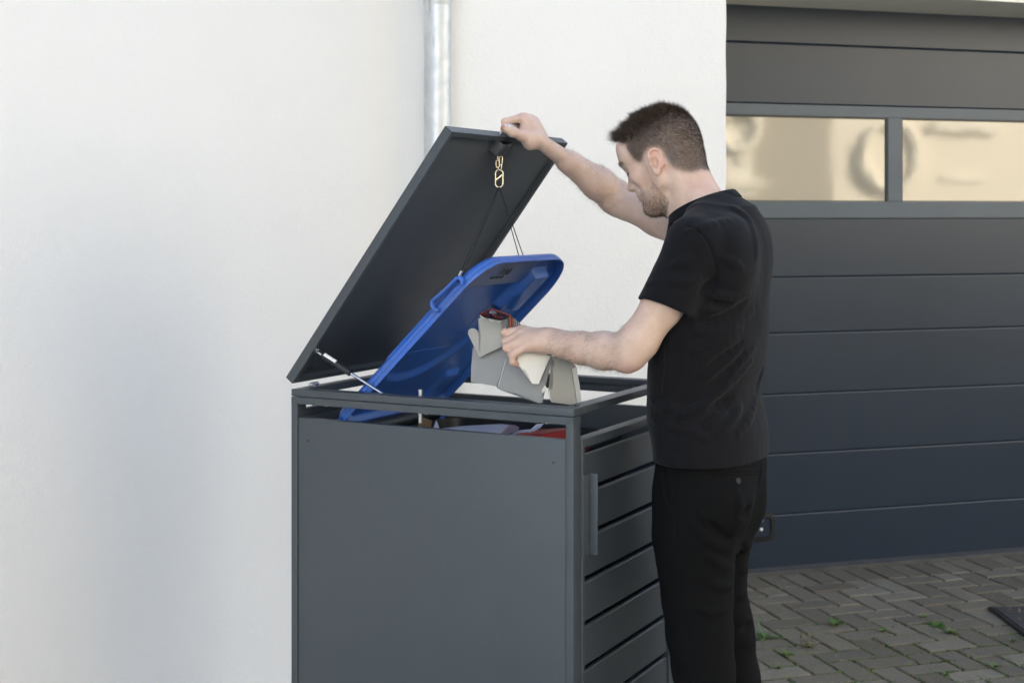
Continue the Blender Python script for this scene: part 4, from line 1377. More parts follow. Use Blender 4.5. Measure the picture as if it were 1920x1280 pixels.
for s in (1, -1):
    a(ell(hd(.1035, .0165, .034 * s), HX, (.0145, .0115, .018)), .011, 's')            # eye socket
    a(ell(hd(.0800, .0165, .032 * s), HX, (.0125, .0125, .0135)), .003)                # lid over the eyeball
    a(ell(hd(.1035, -.030, .040 * s), HX, (.014, .024, .016)), .02, 's')               # hollow of the cheek
# nose
a(cap(hd(.0880, .026), hd(.1055, -.007), .0068, .0070), .008)
a(cap(hd(.1045, -.006), hd(.1130, -.0175), .0076, .0086), .006)
a(cap(hd(.098, -.0235), hd(.108, -.0225), .0075, .0065), .006)
for s in (1, -1):
    a(ell(hd(.1020, -.0195, .0125 * s), HX, (.0100, .0078, .0060)), .0045)
    a(ell(hd(.1050, -.0290, .0072 * s), HX, (.0050, .0034, .0034)), .002, 's')
    a(cap(hd(.0905, -.0155, .0195 * s), hd(.0870, -.034, .0270 * s), .0022, .0018), .008, 's')
# mouth
a(ell(hd(.087, -.041), HX, (.0145, .016, .024)), .010)
for s in (1, -1):
    a(cap(hd(.1010, -.0425, .004 * s), hd(.0925, -.0480, .0220 * s), .0046, .003), .005)
    a(cap(hd(.0985, -.0555, .004 * s), hd(.0915, -.0500, .0205 * s), .0062, .003), .005)
    a(cap(hd(.1055, -.0488, 0), hd(.0955, -.0490, .0230 * s), .0014, .0012), .0025, 's')
a(cap(hd(.1005, -.0675, -.014), hd(.1005, -.0675, .014), .0055), .009, 's')
NHEAD = len(body.ops)
# ears
for s in (1, -1):
    el = hl * s
    en = (el * .90 - hf * .42); en = en / np.linalg.norm(en)       # plane of the ear, flared to the back
    eu = hu * .985 - hf * .17; eu = eu / np.linalg.norm(eu)
    ef = np.cross(eu, en); ef = ef / np.linalg.norm(ef)
    if ef @ hf < 0: ef = -ef
    ec = hd(-.003, .001, .0765 * s)
    def ep(x, y, z=0): return ec + ef * x + eu * y + en * z
    a(ell(ep(0, .004, .001), (ef, eu, en), (.0165, .0275, .0055)), .004)
    a(ell(ep(.003, -.022, .000), (ef, eu, en), (.0095, .0115, .0050)), .005)
    a(ell(ep(.004, -.003, .006), (ef, eu, en), (.0090, .0160, .0085)), .0025, 's')
    a(ell(ep(.001, .015, .0065), (ef, eu, en), (.0105, .0090, .0062)), .0025, 's')
    rim = [(.013, .006), (.0145, .014), (.012, .023), (.005, .029), (-.004, .0295), (-.012, .024), (-.0162, .014), (-.0165, .003), (-.0135, -.008), (-.008, -.017)]
    for (x0, y0), (x1, y1) in zip(rim, rim[1:]): a(cap(ep(x0, y0, .0048), ep(x1, y1, .0048), .0031), .002)
    for (x0, y0), (x1, y1) in zip([(-.004, .012), (-.0085, .004), (-.0075, -.007)], [(-.0085, .004), (-.0075, -.007), (-.002, -.0145)]):
        a(cap(ep(x0, y0, .0050), ep(x1, y1, .0050), .0026), .0025)
    a(ell(ep(.0125, -.006, .0035), (ef, eu, en), (.0042, .0065, .0042)), .003)
    a(ell(ep(.0065, -.0055, .0025), (ef, eu, en), (.0030, .0048, .0050)), .002, 's')
# neck and torso
nk0, nk1 = mp(1281, 318, 0), mp(1318, 402, 0)
a(cap(nk0, nk1, .0545, .062), .02)
a(cap(hd(.03, -.062), mp(1298, 402, 0), .036, .045), .025)
for s in (1, -1):
    a(cap(hd(-.035, -.02, .052 * s), mp(1296 + 6 * (s < 0), 410, .022 * s), .018, .016), .022)      # sternomastoid
    a(cap(mp(1322, 384, .022 * s), mp(1320, 445, .115 * s), .036, .034), .03)     # trapezius
    a(cap(mp(1320, 462, .105 * s), mp(1330, 620, .085 * s), .050, .046), .05)
    a(cap(mp(1330, 620, .080 * s), mp(1335, 880, .07 * s), .046, .050), .04)
shL, shR = mp(1301, 462, .165), mp(1318, 448, -.165)
# left (near) arm
eL, wL = mp(1181, 661, .235), mp(1029, 637.5, .215)
a(cap(shL, mp(1243, 572, .205), .050, .0440), .02)
a(cap(mp(1243, 572, .205), mp(1196, 640, .230), .0445, .042), .02)
a(cap(mp(1196, 640, .230), eL, .043, .038), .02)
a(cap(mp(1183, 672, .236), mp(1173, 681, .238), .021, .018), .022)               # elbow tip
a(cap(mp(1176, 659, .235), mp(1132, 657.5, .229), .040, .0405), .020)
a(cap(mp(1132, 657.5, .229), mp(1088, 652, .222), .0405, .0350), .02)
a(cap(mp(1088, 652, .222), mp(1056, 646, .218), .0350, .0290), .018)
a(cap(mp(1056, 646, .218), wL, .0290, .0245), .018)
# right (far) arm
YR = (BM_ @ lp((bx0 + bx1) / 2, LLEN, -.010)).y
eR = mp(1153, 372, -.195)
def ra(px, py, dy): return V3(at(px, py, YR + dy))
wR = ra(1007, 261, -.006)
a(cap(shR, mp(1235, 408, -.19), .052, .046), .03)
a(cap(mp(1235, 408, -.19), eR, .045, .041), .02)
eR2 = mp(1152, 366, -.195)
f1 = eR2 + (wR - eR2) * .22; f2 = eR2 + (wR - eR2) * .60
a(cap(eR2, f1, .041, .0405), .022)
a(cap(f1, f2, .0405, .030), .02)
wn = np.cross(wR - eR2, V3((.35, -1, 0))); wn /= np.linalg.norm(wn)
a(flatcap(f2, wR, .031, .0245, wn, .74), .016)
a(cap(mp(1160, 388, -.195), mp(1170, 391, -.19), .022), .02)
# ---- right hand: fist round the bow
U2 = V3(u2)
def rh(px, py, k=0.0, dy=0.0): return ra(px, py, dy) + U2 * k
def finger(pts, rads, k=.004):
    for (p, q), (r0, r1) in zip(zip(pts, pts[1:]), zip(rads, rads[1:])): a(cap(p, q, r0, r1), k)
for i, (k, kx, ky) in enumerate(((0, 0, 0), (.0195, -2.0, -1.2), (.0385, -.5, 0), (.0560, 3, 3.5))):
    a(cap(rh(1004, 257, k * .55), rh(980 + kx, 221.5 + ky, k), .0155, .0128), .012)
a(cap(rh(1000, 262, -.002), rh(988, 240, .012), .020, .020), .014)
a(cap(rh(1001, 260, .025), rh(986, 232, .035), .018, .017), .014)
a(cap(rh(998, 268, -.012), rh(985, 252, -.008), .0185, .0165), .014)       # ball of the thumb
for i, (k, kx, ky, sc_) in enumerate(((0, 0, 0, 1), (.0195, -2.5, -1, 1.02), (.0385, -1, .5, .98), (.0560, 3, 3.5, .86))):
    finger([rh(979.5 + kx, 220.5 + ky, k), rh(947.5 + kx * .6, 229 + ky * .6, k), rh(948.5 + kx * .4, 240.5 + ky * .3, k + .001), rh(962, 244.5, k + .001)], [.0112 * sc_, .0098 * sc_, .0090 * sc_, .0078 * sc_])
    a(cap(rh(947.2 + kx * .6, 228.6 + ky * .6, k), rh(948 + kx * .6, 229.2 + ky * .6, k), .0104 * sc_), .003)
finger([rh(993, 262, 0, -.018), rh(979, 254.5, 0, -.032), rh(961, 247.5, 0, -.050), rh(945.5, 240.5, 0, -.062)], [.0158, .0132, .0118, .0100], .008)
a(cap(rh(962, 247.8, 0, -.050), rh(960, 247.2, 0, -.050), .0123), .004)
# ---- left hand gripping the carton
YL = 3.318
def lh(px, py, dy=0.0): return V3(at(px, py, YL + dy))
mcp = [(981, 620.5, .030), (976.5, 628, .014), (978.5, 637.5, -.002), (988, 648.5, -.014)]
pip = [(948.5, 623.2, .024), (949, 640.5, .008), (950.5, 651.5, -.008), (961, 665, -.020)]
dip = [(951, 637, .036), (955, 653, .020), (959.5, 666.5, .004), (961.5, 678.5, -.019)]
tip = [(958, 645, .046), (963, 661, .032), (966, 672, .016), (968.5, 683.5, -.012)]
rr = [(.0128, .0102, .0088, .0075), (.0132, .0105, .0090, .0078), (.0126, .0100, .0087, .0076), (.0112, .0090, .0079, .0070)]
for m_, p_, d_2, t_, r_ in zip(mcp, pip, dip, tip, rr):
    a(cap(lh(1022, 630 + (m_[1] - 620) * .45, m_[2] * .6), lh(*m_), .0160, .0125), .014)
for m_, p_, d_2, t_, r_ in zip(mcp, pip, dip, tip, rr):
    finger([lh(*m_), lh(*p_), lh(*d_2), lh(*t_)], r_, .0035)
    a(cap(lh(*p_), lh(p_[0] + .6, p_[1] + .6, p_[2]), r_[1] * 1.09), .003)
    a(cap(lh(*m_), lh(m_[0] + 1, m_[1], m_[2]), r_[0] * 1.06), .005)
a(cap(lh(1016, 641, .006), lh(992, 640, .006), .0205, .0175), .014)
a(cap(lh(1024, 637, .004), lh(1036, 637.5, .002), .0225, .025), .02)
a(cap(lh(1020, 649, .004), lh(996, 649.5, -.004), .0150, .0125), .014)       # little-finger side of the palm
finger([lh(1016, 640, .035), lh(996, 648, .062), lh(975, 652, .072), lh(958, 654, .070)], [.018, .0135, .0115, .0095], .010)

lo = np.minimum(np.minimum(hd(.15, 0), wR), lh(940, 690, -.04)) - .08
BB_LO = (min(lh(930, 600)[0], ra(925, 230, 0)[0]) - .02, 2.95, .90)
BB_HI = (.72, 3.86, HC[2] + .20)
skinV, skinQ = surface(body, BB_LO, BB_HI, .0026)
skinV = relax(skinV, skinQ, 1, .35)

def skin_mat():
    t = NT("fair_skin"); v = t.coord()
    fl = t.n("ShaderNodeAttribute", attribute_name="flush").outputs["Fac"]
    stb = t.n("ShaderNodeAttribute", attribute_name="stubble").outputs["Fac"]
    scalp = t.n("ShaderNodeAttribute", attribute_name="scalp").outputs["Fac"]
    n1 = t.noise(v, 26, 5, .6); n2 = t.noise(v, 130, 4, .6)
    c = t.ramp(n1, [(.28, (.53, .365, .28)), (.72, (.63, .465, .37))])
    c = t.mix(t.math('MULTIPLY', t.ramp(n2, [(.45, (0, 0, 0)), (.75, (1, 1, 1))]), .22), c, (.56, .32, .25))
    c = t.mix(t.math('MULTIPLY', fl, .6), c, (.58, .27, .21))
    c = t.mix(t.math('MULTIPLY', stb, .30), c, (.30, .20, .15))
    c = t.mix(t.math('MULTIPLY', scalp, .80), c, (.062, .045, .036))
    mole = t.n("ShaderNodeTexVoronoi"); mole.inputs["Scale"].default_value = 42; t.l(v, mole.inputs["Vector"])
    sel = t.math('MULTIPLY', t.math('LESS_THAN', mole.outputs["Distance"], .055), t.math('GREATER_THAN', t.noise(v, 19, 2), .60))
    c = t.mix(t.math('MULTIPLY', sel, .6), c, (.22, .10, .06))
    t.base(c)
    t.set(Roughness=t.math('MULTIPLY_ADD', n2, .14, .40))
    t.b.inputs["Subsurface Weight"].default_value = .14
    t.b.inputs["Subsurface Radius"].default_value = (1.0, .35, .2)
    t.b.inputs["Subsurface Scale"].default_value = .006
    t.b.inputs["Specular IOR Level"].default_value = .42
    h = t.math('ADD', t.math('ADD', t.noise(v, 420, 3, .6), t.math('MULTIPLY', t.noise(v, 95, 3), 1.0)), t.math('MULTIPLY', t.noise(t.coord('Object', (1, 1, 1.6)), 38, 3, .5, .8), 2.2))
    t.bump(h, .30, .0011)
    return t.m
M["skin"] = skin_mat()
HP = to_head(skinV)
def blob(pts, rad):
    m = np.zeros(len(skinV))
    for p in pts: m = np.maximum(m, np.exp(-np.sum((skinV - p) ** 2, 1) / (2 * rad * rad)))
    return m
flush = np.maximum.reduce([blob([hd(-.01, .02, .08), hd(-.012, -.01, .08), hd(-.01, .02, -.08)], .016) * .8,
    blob([hd(.118, -.014)], .011) * .55, blob([hd(.06, -.012, .05)], .025) * .35,
    blob([mp(1178, 692, .25)], .02) * .6, blob([lh(*q) for q in pip], .009) * .5, blob([lh(*q) for q in tip], .009) * .7, blob([lh(*q) for q in mcp], .012) * .35,
    blob([rh(945, 229), rh(978, 216)], .01) * .5, blob([mp(1318, 360, .02), mp(1335, 372, .0)], .03) * .45,
    blob([hd(.104, -.046, .004), hd(.103, -.056, .004), hd(.098, -.050, .014)], .0055) * .9])
def px_of(P):
    return np.stack([CX + FPX * P[:, 0] / P[:, 1], HY - FPX * (P[:, 2] - H) / P[:, 1]], 1)
def in_poly(xy, poly):
    x, y = xy[:, 0], xy[:, 1]; r = np.zeros(len(xy), bool); n = len(poly)
    for i in range(n):
        (x0, y0), (x1, y1) = poly[i], poly[(i + 1) % n]
        c = ((y0 > y) != (y1 > y)) & (x < (x1 - x0) * (y - y0) / ((y1 - y0) or 1e-9) + x0)
        r ^= c
    return r
def head_poly(pix, l):
    """side-view outline on the photograph -> outline in the head's own forward/up plane"""
    out = []
    for x, y in pix:
        q = on_plane(x, y, Vector(HC + hl * l), Vector(hl)); q = V3(q) - HC
        out.append((q @ hf, q @ hu))
    return out
hair_side = head_poly([(1150, 262), (1160, 268), (1171, 270), (1178, 286), (1187, 299), (1196, 305), (1204, 301), (1211, 283), (1222, 276), (1240, 282), (1249, 300), (1266, 317), (1290, 324), (1310, 317), (1330, 322), (1360, 250), (1310, 150), (1230, 140), (1140, 150), (1120, 240)], .068)
hair_top = head_poly([(1150, 262), (1161, 268), (1176, 262), (1200, 255), (1240, 262), (1290, 290), (1318, 312), (1345, 312), (1360, 250), (1310, 150), (1230, 140), (1140, 150), (1120, 240)], .0)
beard_out = head_poly([(1189, 361), (1203, 361), (1213, 352), (1207, 334), (1203, 300), (1211, 296), (1217, 312), (1222, 332), (1238, 352), (1254, 380), (1250, 394), (1240, 410), (1215, 420), (1190, 410), (1195, 375)], .05)
isface = (HP[:, 2] ** 2 < .0072) & (np.linalg.norm(HP, axis=1) < .18)
al_ = np.abs(HP[:, 2])
scalp_mask = isface & (HP[:, 1] > -.07) & np.where(al_ > .045, in_poly(HP[:, :2], hair_side), in_poly(HP[:, :2], hair_top) | (in_poly(HP[:, :2], hair_side) & ((HP[:, 0] < -.02) | (HP[:, 1] > .095))))
ear_zone = (al_ > .070) & (np.hypot(HP[:, 0] + .010, (HP[:, 1] - .001) * .65) < .021)
scalp_mask &= ~ear_zone
beard_mask = isface & in_poly(HP[:, :2], beard_out) & ~ear_zone & ~scalp_mask
# keep the lips bare
lip = blob([hd(.105, -.043, 0), hd(.102, -.056, 0), hd(.099, -.0435, .012), hd(.099, -.0435, -.012), hd(.098, -.054, .012)], .0052)
def soften(mask, n):
    m = mask.astype(float); E = np.concatenate([skinQ[:, [0, 1]], skinQ[:, [1, 2]], skinQ[:, [2, 3]], skinQ[:, [3, 0]]])
    for _ in range(n):
        s = np.zeros(len(m)); c = np.zeros(len(m))
        np.add.at(s, E[:, 0], m[E[:, 1]]); np.add.at(s, E[:, 1], m[E[:, 0]]); np.add.at(c, E[:, 0], 1); np.add.at(c, E[:, 1], 1)
        m = .5 * m + .5 * s / np.maximum(c, 1)
    return m
scalp_a = soften(scalp_mask, 24); beard_a = soften(beard_mask, 7) * (1 - lip)
skin = np_mesh("body", skinV, skinQ, M["skin"], person, {"flush": flush, "stubble": beard_a, "scalp": scalp_a})

# ---- hair: real strands rooted on the skin
def strands(name, idx, dirs, length, width, m, seed, parent, segs=3, curl=.25, jitter=.25, gravity=None):
    rs = np.random.RandomState(seed); n = len(idx)
    fv = skinV[idx] + rs.normal(0, .0011, (n, 3))
    nrm = grad(body, skinV[idx]); fv = skinV[idx] + np.cross(nrm, rs.normal(0, .0016, (n, 3)))
    d = dirs + rs.normal(0, jitter, (n, 3)); d /= np.linalg.norm(d, axis=1)[:, None]
    L_ = length * rs.uniform(.7, 1.15, n)
    side = np.cross(d, rs.normal(0, 1, (n, 3))); side /= np.linalg.norm(side, axis=1)[:, None]
    bend = rs.normal(0, curl, (n, 3)) + (gravity if gravity is not None else 0)
    V = []; 
    for k in range(segs + 1):
        t = k / segs
        c = fv + d * (L_ * t)[:, None] + bend * (L_ * t * t * .5)[:, None]
        w = width * (1 - .8 * t)
        V.append(c - side * w); V.append(c + side * w)
    V = np.stack(V, 1).reshape(-1, 3)
    base = np.arange(n)[:, None] * (2 * segs + 2)
    Q = np.concatenate([base + np.array([[2 * k, 2 * k + 1, 2 * k + 3, 2 * k + 2]]) for k in range(segs)])
    return np_mesh(name, V, Q, m, parent)
def hair_mat(name, c, rough=.42):
    t = NT(name); v = t.coord()
    nz = t.noise(v, 90, 3)
    t.base(t.ramp(nz, [(.3, tuple(x * .6 for x in c)), (.7, tuple(x * 1.5 for x in c))]))
    t.set(Roughness=rough); t.b.inputs["Specular IOR Level"].default_value = .25
    return t.m
M["hair"] = hair_mat("dark_brown_hair", (.046, .029, .018))
M["beard"] = hair_mat("brown_stubble", (.055, .036, .024))
M["armhair"] = hair_mat("fine_arm_hair", (.10, .07, .045))
rs = np.random.RandomState(3)
cand = np.where(scalp_mask)[0]
hp_c = HP[cand]
front = np.clip((hp_c[:, 0] - .02) / .06, 0, 1)
def fade(hp):
    """0 at the clipped sides, 1 on top"""
    topline = .080 + .016 * np.clip(-hp[:, 0] / .1, 0, 1)
    return np.clip((hp[:, 1] - topline + .030) / .052, 0, 1) ** 1.3
fd = fade(hp_c)
edge_ = np.clip((scalp_a[cand] - .42) / .5, .05, 1)
pick = rs.choice(len(cand), 42000, p=(1.25 - .35 * fd) * edge_ / ((1.25 - .35 * fd) * edge_).sum())
idx = cand[pick]; f_ = fd[pick]; fr_ = front[pick]; hpv = HP[idx]
nrm = grad(body, skinV[idx])
topdir = hf[None] * (.45 + .45 * fr_)[:, None] + hu[None] * (.62 - .10 * fr_)[:, None] + nrm * .45
backm = np.clip((-.03 - hpv[:, 0]) / .06, 0, 1)[:, None]
topdir = topdir * (1 - backm) + (nrm * .9 + hu[None] * .35) * backm
sidedir = nrm * .34 + (-hu[None]) * .62 + (-hf[None]) * .45
cl = np.stack([vnoise(75, 40 + k)(skinV[idx]) for k in range(3)], 1)
dirs = topdir * f_[:, None] + sidedir * (1 - f_)[:, None] + cl * (.50 * f_ + .10)[:, None]
low = np.clip((hpv[:, 1] + .05) / .09, .0, 1)
length = .0065 + .0125 * f_ + .012 * f_ * fr_
length = length * (1 + .22 * vnoise(90, 51)(skinV[idx]))
length = length * np.where(f_ < .3, .45 + .55 * low, 1)
hairo = strands("hair", idx, dirs, length, .00014 + .00020 * f_[:, None], M["hair"], 5, person, 3, .3, .14)
cand = np.where(beard_mask & (lip < .35))[0]
bp_ = HP[cand]
dens = np.clip(.12 + 1.5 * np.clip((-.030 - bp_[:, 1]) / .06, 0, 1) + .35 * (bp_[:, 0] < .03) * (bp_[:, 1] > -.03), .1, 1.6)
dens *= np.where((bp_[:, 0] > .078) & (bp_[:, 1] > -.042), .8, 1)
idx = cand[rs.choice(len(cand), 6500, p=dens / dens.sum())]
nrm = grad(body, skinV[idx]); b2 = HP[idx]
blen = np.where(b2[:, 1] < -.065, .0055, .0032)
strands("beard", idx, nrm * .45 - hu[None] * .75 + hf[None] * .15, blen, .00015, M["beard"], 8, person, 2, .4, .3)
# eyebrows and lashes
for s in (1, -1):
    bx_ = np.where(isface & (HP[:, 2] * s > .008) & (HP[:, 2] * s < .052) & (np.abs(HP[:, 1] - .0395 + .10 * np.clip(np.abs(HP[:, 2]) - .034, 0, 1)) < .0042) & (HP[:, 0] > .05))[0]
    if len(bx_):
        idx = bx_[rs.randint(0, len(bx_), 420)]
        nrm = grad(body, skinV[idx])
        strands("eyebrow", idx, nrm * .4 + hl[None] * s * .9 + hu[None] * .12 - hf[None] * .3, .0075, .00017, M["hair"], 11, person, 2, .3, .15)
    lx = np.where(isface & (HP[:, 2] * s > .022) & (HP[:, 2] * s < .044) & (np.abs(HP[:, 1] - .0115) < .0016) & (HP[:, 0] > .062))[0]
    if len(lx):
        idx = lx[rs.randint(0, len(lx), 70)]
        nrm = grad(body, skinV[idx])
        strands("eyelash", idx, nrm * .9 - hu[None] * .35 + hl[None] * s * .3, .0085, .00018, M["hair"], 12, person, 2, .6, .12)
# fine hair on both forearms
axL0, axL1 = eL, wL
def arm_hair(p0, p1, down, n, seed, nm="arm_hair"):
    ab = p1 - p0; t = ((skinV - p0) @ ab) / (ab @ ab)
    dist = np.linalg.norm(skinV - p0 - t[:, None] * ab, axis=1)
    c = np.where((t > -.02) & (t < .92) & (dist < .062))[0]
    idx = c[rs.randint(0, len(c), n)]
    nrm = grad(body, skinV[idx]); g_ = ab / np.linalg.norm(ab)
    strands(nm, idx, nrm * .42 + g_[None] * .55 + V3(down)[None] * .5, .0115, .00011, M["armhair"], seed, person, 3, .5, .22)
arm_hair(eL, wL, (0, 0, -1), 3600, 21)
arm_hair(eR2, wR, (0, 0, -.6), 3000, 22)
# ---- finger nails: thumb of the raised hand
def nail(c, d, n_, w, l_, name="nail"):
    c, d, n_ = Vector(c), Vector(d).normalized(), Vector(n_)
    n_ = (n_ - d * n_.dot(d)).normalized(); s_ = d.cross(n_)
    bm = bmesh.new(); g_ = []
    for i in range(7):
        row = []
        for j in range(6):
            x = -1 + 2 * i / 6; y = -1 + 2 * j / 5
            k = math.sqrt(max(0, 1 - .35 * y * y)) if y > 0 else 1
            row.append(bm.verts.new(c + s_ * (x * w * k) + d * (y * l_) + n_ * (-.0022 * x * x)))
        g_.append(row)
    for i in range(6):
        for j in range(5): bm.faces.new((g_[i][j], g_[i + 1][j], g_[i + 1][j + 1], g_[i][j + 1]))
    bmesh.ops.solidify(bm, geom=list(bm.faces), thickness=.0006)
    o = obj(name, bm, M["nail"], smooth=True); o.parent = skin; return o
t_ = NT("finger_nail"); t_.base((.62, .40, .34)); t_.set(Roughness=.3); M["nail"] = t_.m
hp0 = hit(body, 944.5, 240.5)
if hp0 is not None:
    ng = grad(body, hp0[None])[0]
    nail(hp0 + ng * .0006, rh(944, 240, 0, -.062) - rh(961, 247.5, 0, -.050), ng, .0062, .0068)
# ================================================================== clothes
def gsmooth(x, n=3):
    for _ in range(n):
        y = x.copy(); y[1:-1] = .25 * x[:-2] + .5 * x[1:-1] + .25 * x[2:]; x = y
    return x
def loft(sections, power=2.0):
    zs, cs, wf, wl = [], [], [], []
    for py, L_, R_, w in sections:
        c = mp((L_ + R_) / 2, py, 0)
        hw = (R_ - L_) / 2 * c[1] / FPX
        zs.append(c[2]); cs.append((c - MO) @ Fd); wl.append(w)
        wf.append(math.sqrt(max(hw * hw - (math.sin(ALPHA) * w) ** 2, 1e-4)) / math.cos(ALPHA))
    zs, cs, wf, wl = map(np.array, (zs, cs, wf, wl)); o = np.argsort(zs)
    zz = np.linspace(zs.min(), zs.max(), 160)
    C_, F_, L2_ = (gsmooth(np.interp(zz, zs[o], v[o]), 40) for v in (cs, wf, wl))
    def f(P):
        q = P - MO; ff = q @ Fd; ll = q @ Ld; z = P[:, 2]
        c = np.interp(z, zz, C_); a_ = np.interp(z, zz, F_); b_ = np.interp(z, zz, L2_)
        k = ((np.abs((ff - c) / a_)) ** power + (np.abs(ll / b_)) ** power) ** (1 / power)
        d = (k - 1) * np.minimum(a_, b_)
        return np.maximum(d, np.maximum(z - zz[-1], zz[0] - z))
    return f
tee = SDF(); a = tee.add
a(loft([(398, 1290, 1404, .085), (425, 1266, 1424, .15), (460, 1250, 1437, .184), (505, 1239, 1447, .195), (550, 1229, 1449.5, .195), (600, 1220, 1447.5, .191), (650, 1215, 1443, .188), (700, 1211, 1436, .186), (736, 1209, 1427, .184), (765, 1210, 1436, .184), (800, 1214, 1444, .186), (830, 1221, 1446.5, .188), (905, 1228, 1446, .188)], 2.15), .02)
for s in (1, -1):
    a(cap(mp(1334 + 8 * (s < 0), 402, .035 * s), mp(1304 + 14 * (s < 0), 452, .162 * s), .052, .058), .035)
a(cap(mp(1352, 410, 0), mp(1362, 470, 0), .055, .07), .05)                          # upper back
a(ell(mp(1392, 470, -.03), (Fd, Ud, Ld), (.06, .10, .11)), .05)                       # shoulder blades
a(ell(mp(1372, 490, .10), (Fd, Ud, Ld), (.05, .09, .07)), .05)
# sleeves
sA, sB = mp(1300, 462, .168), mp(1246, 582, .214)
hem_n = V3(mp(1240, 596, .217)) - V3(mp(1285, 500, .19)); hem_n /= np.linalg.norm(hem_n)
p_l, p_r = mp(1194, 559, .215), mp(1301, 592.5, .215)
ax_s = (p_r - p_l) / np.linalg.norm(p_r - p_l)
hem_n = hem_n - ax_s * (hem_n @ ax_s); hem_n /= np.linalg.norm(hem_n)
def sleeve(pa, pb, ra_, rb_, hp_, hn_):
    o_, i_ = cap(pa, pb, ra_, rb_), cap(pb - (pb - pa) * .35, pb + (pb - pa) * .3, ra_ * .5 + rb_ * .5 - .0110, rb_ - .0110)
    f = lambda P: np.maximum(np.maximum(o_(P), (P - hp_) @ hn_), -i_(P))
    BOUND[f] = BOUND[o_]
    return f
a(sleeve(V3(sA), V3(mp(1240, 596, .217)), .064, .0645, p_l, hem_n), .018)
sRa, sRb = mp(1324, 448, -.160), mp(1288, 434, -.182)
nR = V3(sRb - sRa); nR /= np.linalg.norm(nR)
a(sleeve(V3(sRa), V3(sRb) + nR * .03, .064, .062, V3(sRb) + nR * .012, nR), .018)
# folds: ridges and grooves lying on the cloth, found by looking at where the cloth is
base_tee = SDF(); base_tee.ops = list(tee.ops)
def crop7(pts): return [(1180 + x / 2.287, 340 + y / 2.287) for x, y in pts]
def fold(target, src, pts, r=.009, sink=.35, k=.016, op='u', taper=True):
    H_ = [hit(src, x, y) for x, y in pts]
    H_ = [h_ for h_ in H_ if h_ is not None]
    runs = [[H_[0]]] if H_ else []
    for p, q in zip(H_, H_[1:]):
        if abs(q[1] - p[1]) > .055: runs.append([q])
        else: runs[-1].append(q)
    for run in runs: fold_run(target, src, run, r, sink, k, op, taper)
def fold_run(target, src, H_, r, sink, k, op, taper):
    if len(H_) < 2: return
    # resample
    P_ = []
    for p, q in zip(H_, H_[1:]):
        for j in range(3): P_.append(p + (q - p) * j / 3)
    P_.append(H_[-1]); P_ = np.array(P_)
    for _ in range(2): P_[1:-1] = .25 * P_[:-2] + .5 * P_[1:-1] + .25 * P_[2:]
    N_ = grad(src, P_, .004); n = len(P_)
    for i in range(n - 1):
        t0, t1 = i / (n - 1), (i + 1) / (n - 1)
        w0, w1 = ((max(.25, math.sin(math.pi * min(max(t, .02), .98)) ** .6)) if taper else 1 for t in (t0, t1))
        off = -sink if op == 'u' else (.68 if taper else .3)
        target.add(cap(P_[i] + N_[i] * r * w0 * off, P_[i + 1] + N_[i + 1] * r * w1 * off, r * w0, r * w1), k, op)
for pts, r, sk in (
    ([(170, 1015), (240, 985), (320, 950), (420, 880), (520, 770), (585, 670)], .014, .45),
    ([(320, 1045), (410, 995), (500, 925), (565, 865)], .012, .45),
    ([(250, 925), (330, 895), (430, 825), (530, 715), (580, 640)], .012, .5),
    ([(290, 720), (380, 695), (480, 640)], .010, .5),
    ([(285, 640), (350, 655), (450, 615), (530, 560)], .010, .55),
    ([(325, 480), (420, 500), (520, 485), (590, 455)], .011, .55),
    ([(320, 545), (430, 560), (545, 525)], .010, .55),
    ([(85, 925), (150, 975), (215, 960)], .010, .5),
    ([(95, 1010), (160, 1050), (260, 1050), (330, 1110)], .010, .6),
    ([(380, 1090), (450, 1010), (480, 960)], .010, .55),
    ([(470, 1080), (520, 1000), (545, 930)], .011, .55),
    ([(450, 120), (505, 160), (535, 250), (540, 330)], .012, .6),
    ([(250, 215), (330, 200), (420, 165)], .008, .6),
    ([(110, 330), (180, 365), (260, 330)], .009, .6),
    ([(75, 440), (160, 420), (240, 440), (300, 420)], .009, .6),
    ([(110, 520), (120, 640), (105, 760)], .010, .55),
    ([(170, 700), (180, 800), (150, 900)], .009, .6),
    ([(400, 330), (480, 370), (560, 360)], .010, .65)):
    fold(tee, base_tee, crop7(pts), r * 1.1, .52, .010)
for pts, r in (
    ([(200, 960), (290, 925), (390, 850), (490, 735)], .010), ([(350, 975), (440, 930), (530, 840)], .010), ([(300, 610), (400, 590), (500, 520)], .008),
    ([(340, 515), (430, 530), (560, 500)], .007), ([(300, 475), (335, 455), (370, 425)], .012), ([(230, 880), (300, 840), (390, 760), (480, 690)], .008), ([(545, 900), (575, 800), (600, 700)], .010)):
    fold(tee, base_tee, crop7(pts), r, 0, .012, 's')
# sewn seams: armhole, side, shoulder, hems
fold(tee, base_tee, crop7([(252, 194), (280, 204), (315, 230), (350, 290), (370, 360), (372, 425)]), .0022, 0, .005, 's', False)
fold(tee, base_tee, crop7([(262, 590), (266, 680), (262, 780), (240, 900), (222, 1000), (205, 1100), (195, 1200)]), .0016, 0, .004, 's', False)
n_big = vnoise(10, 4, .0026); n_sm = vnoise(24, 9, .0013, (1, 1, .7)); n_f = vnoise(60, 10, .0005)
a(lambda P: n_big(P) + n_sm(P) + n_f(P), 0, 'd')
# openings
HEMZ = mp(1290, 877.5, .18)[2]
hemw = vnoise(9, 14, .003)
a(lambda P: HEMZ - P[:, 2] + hemw(P), .002, 'i')
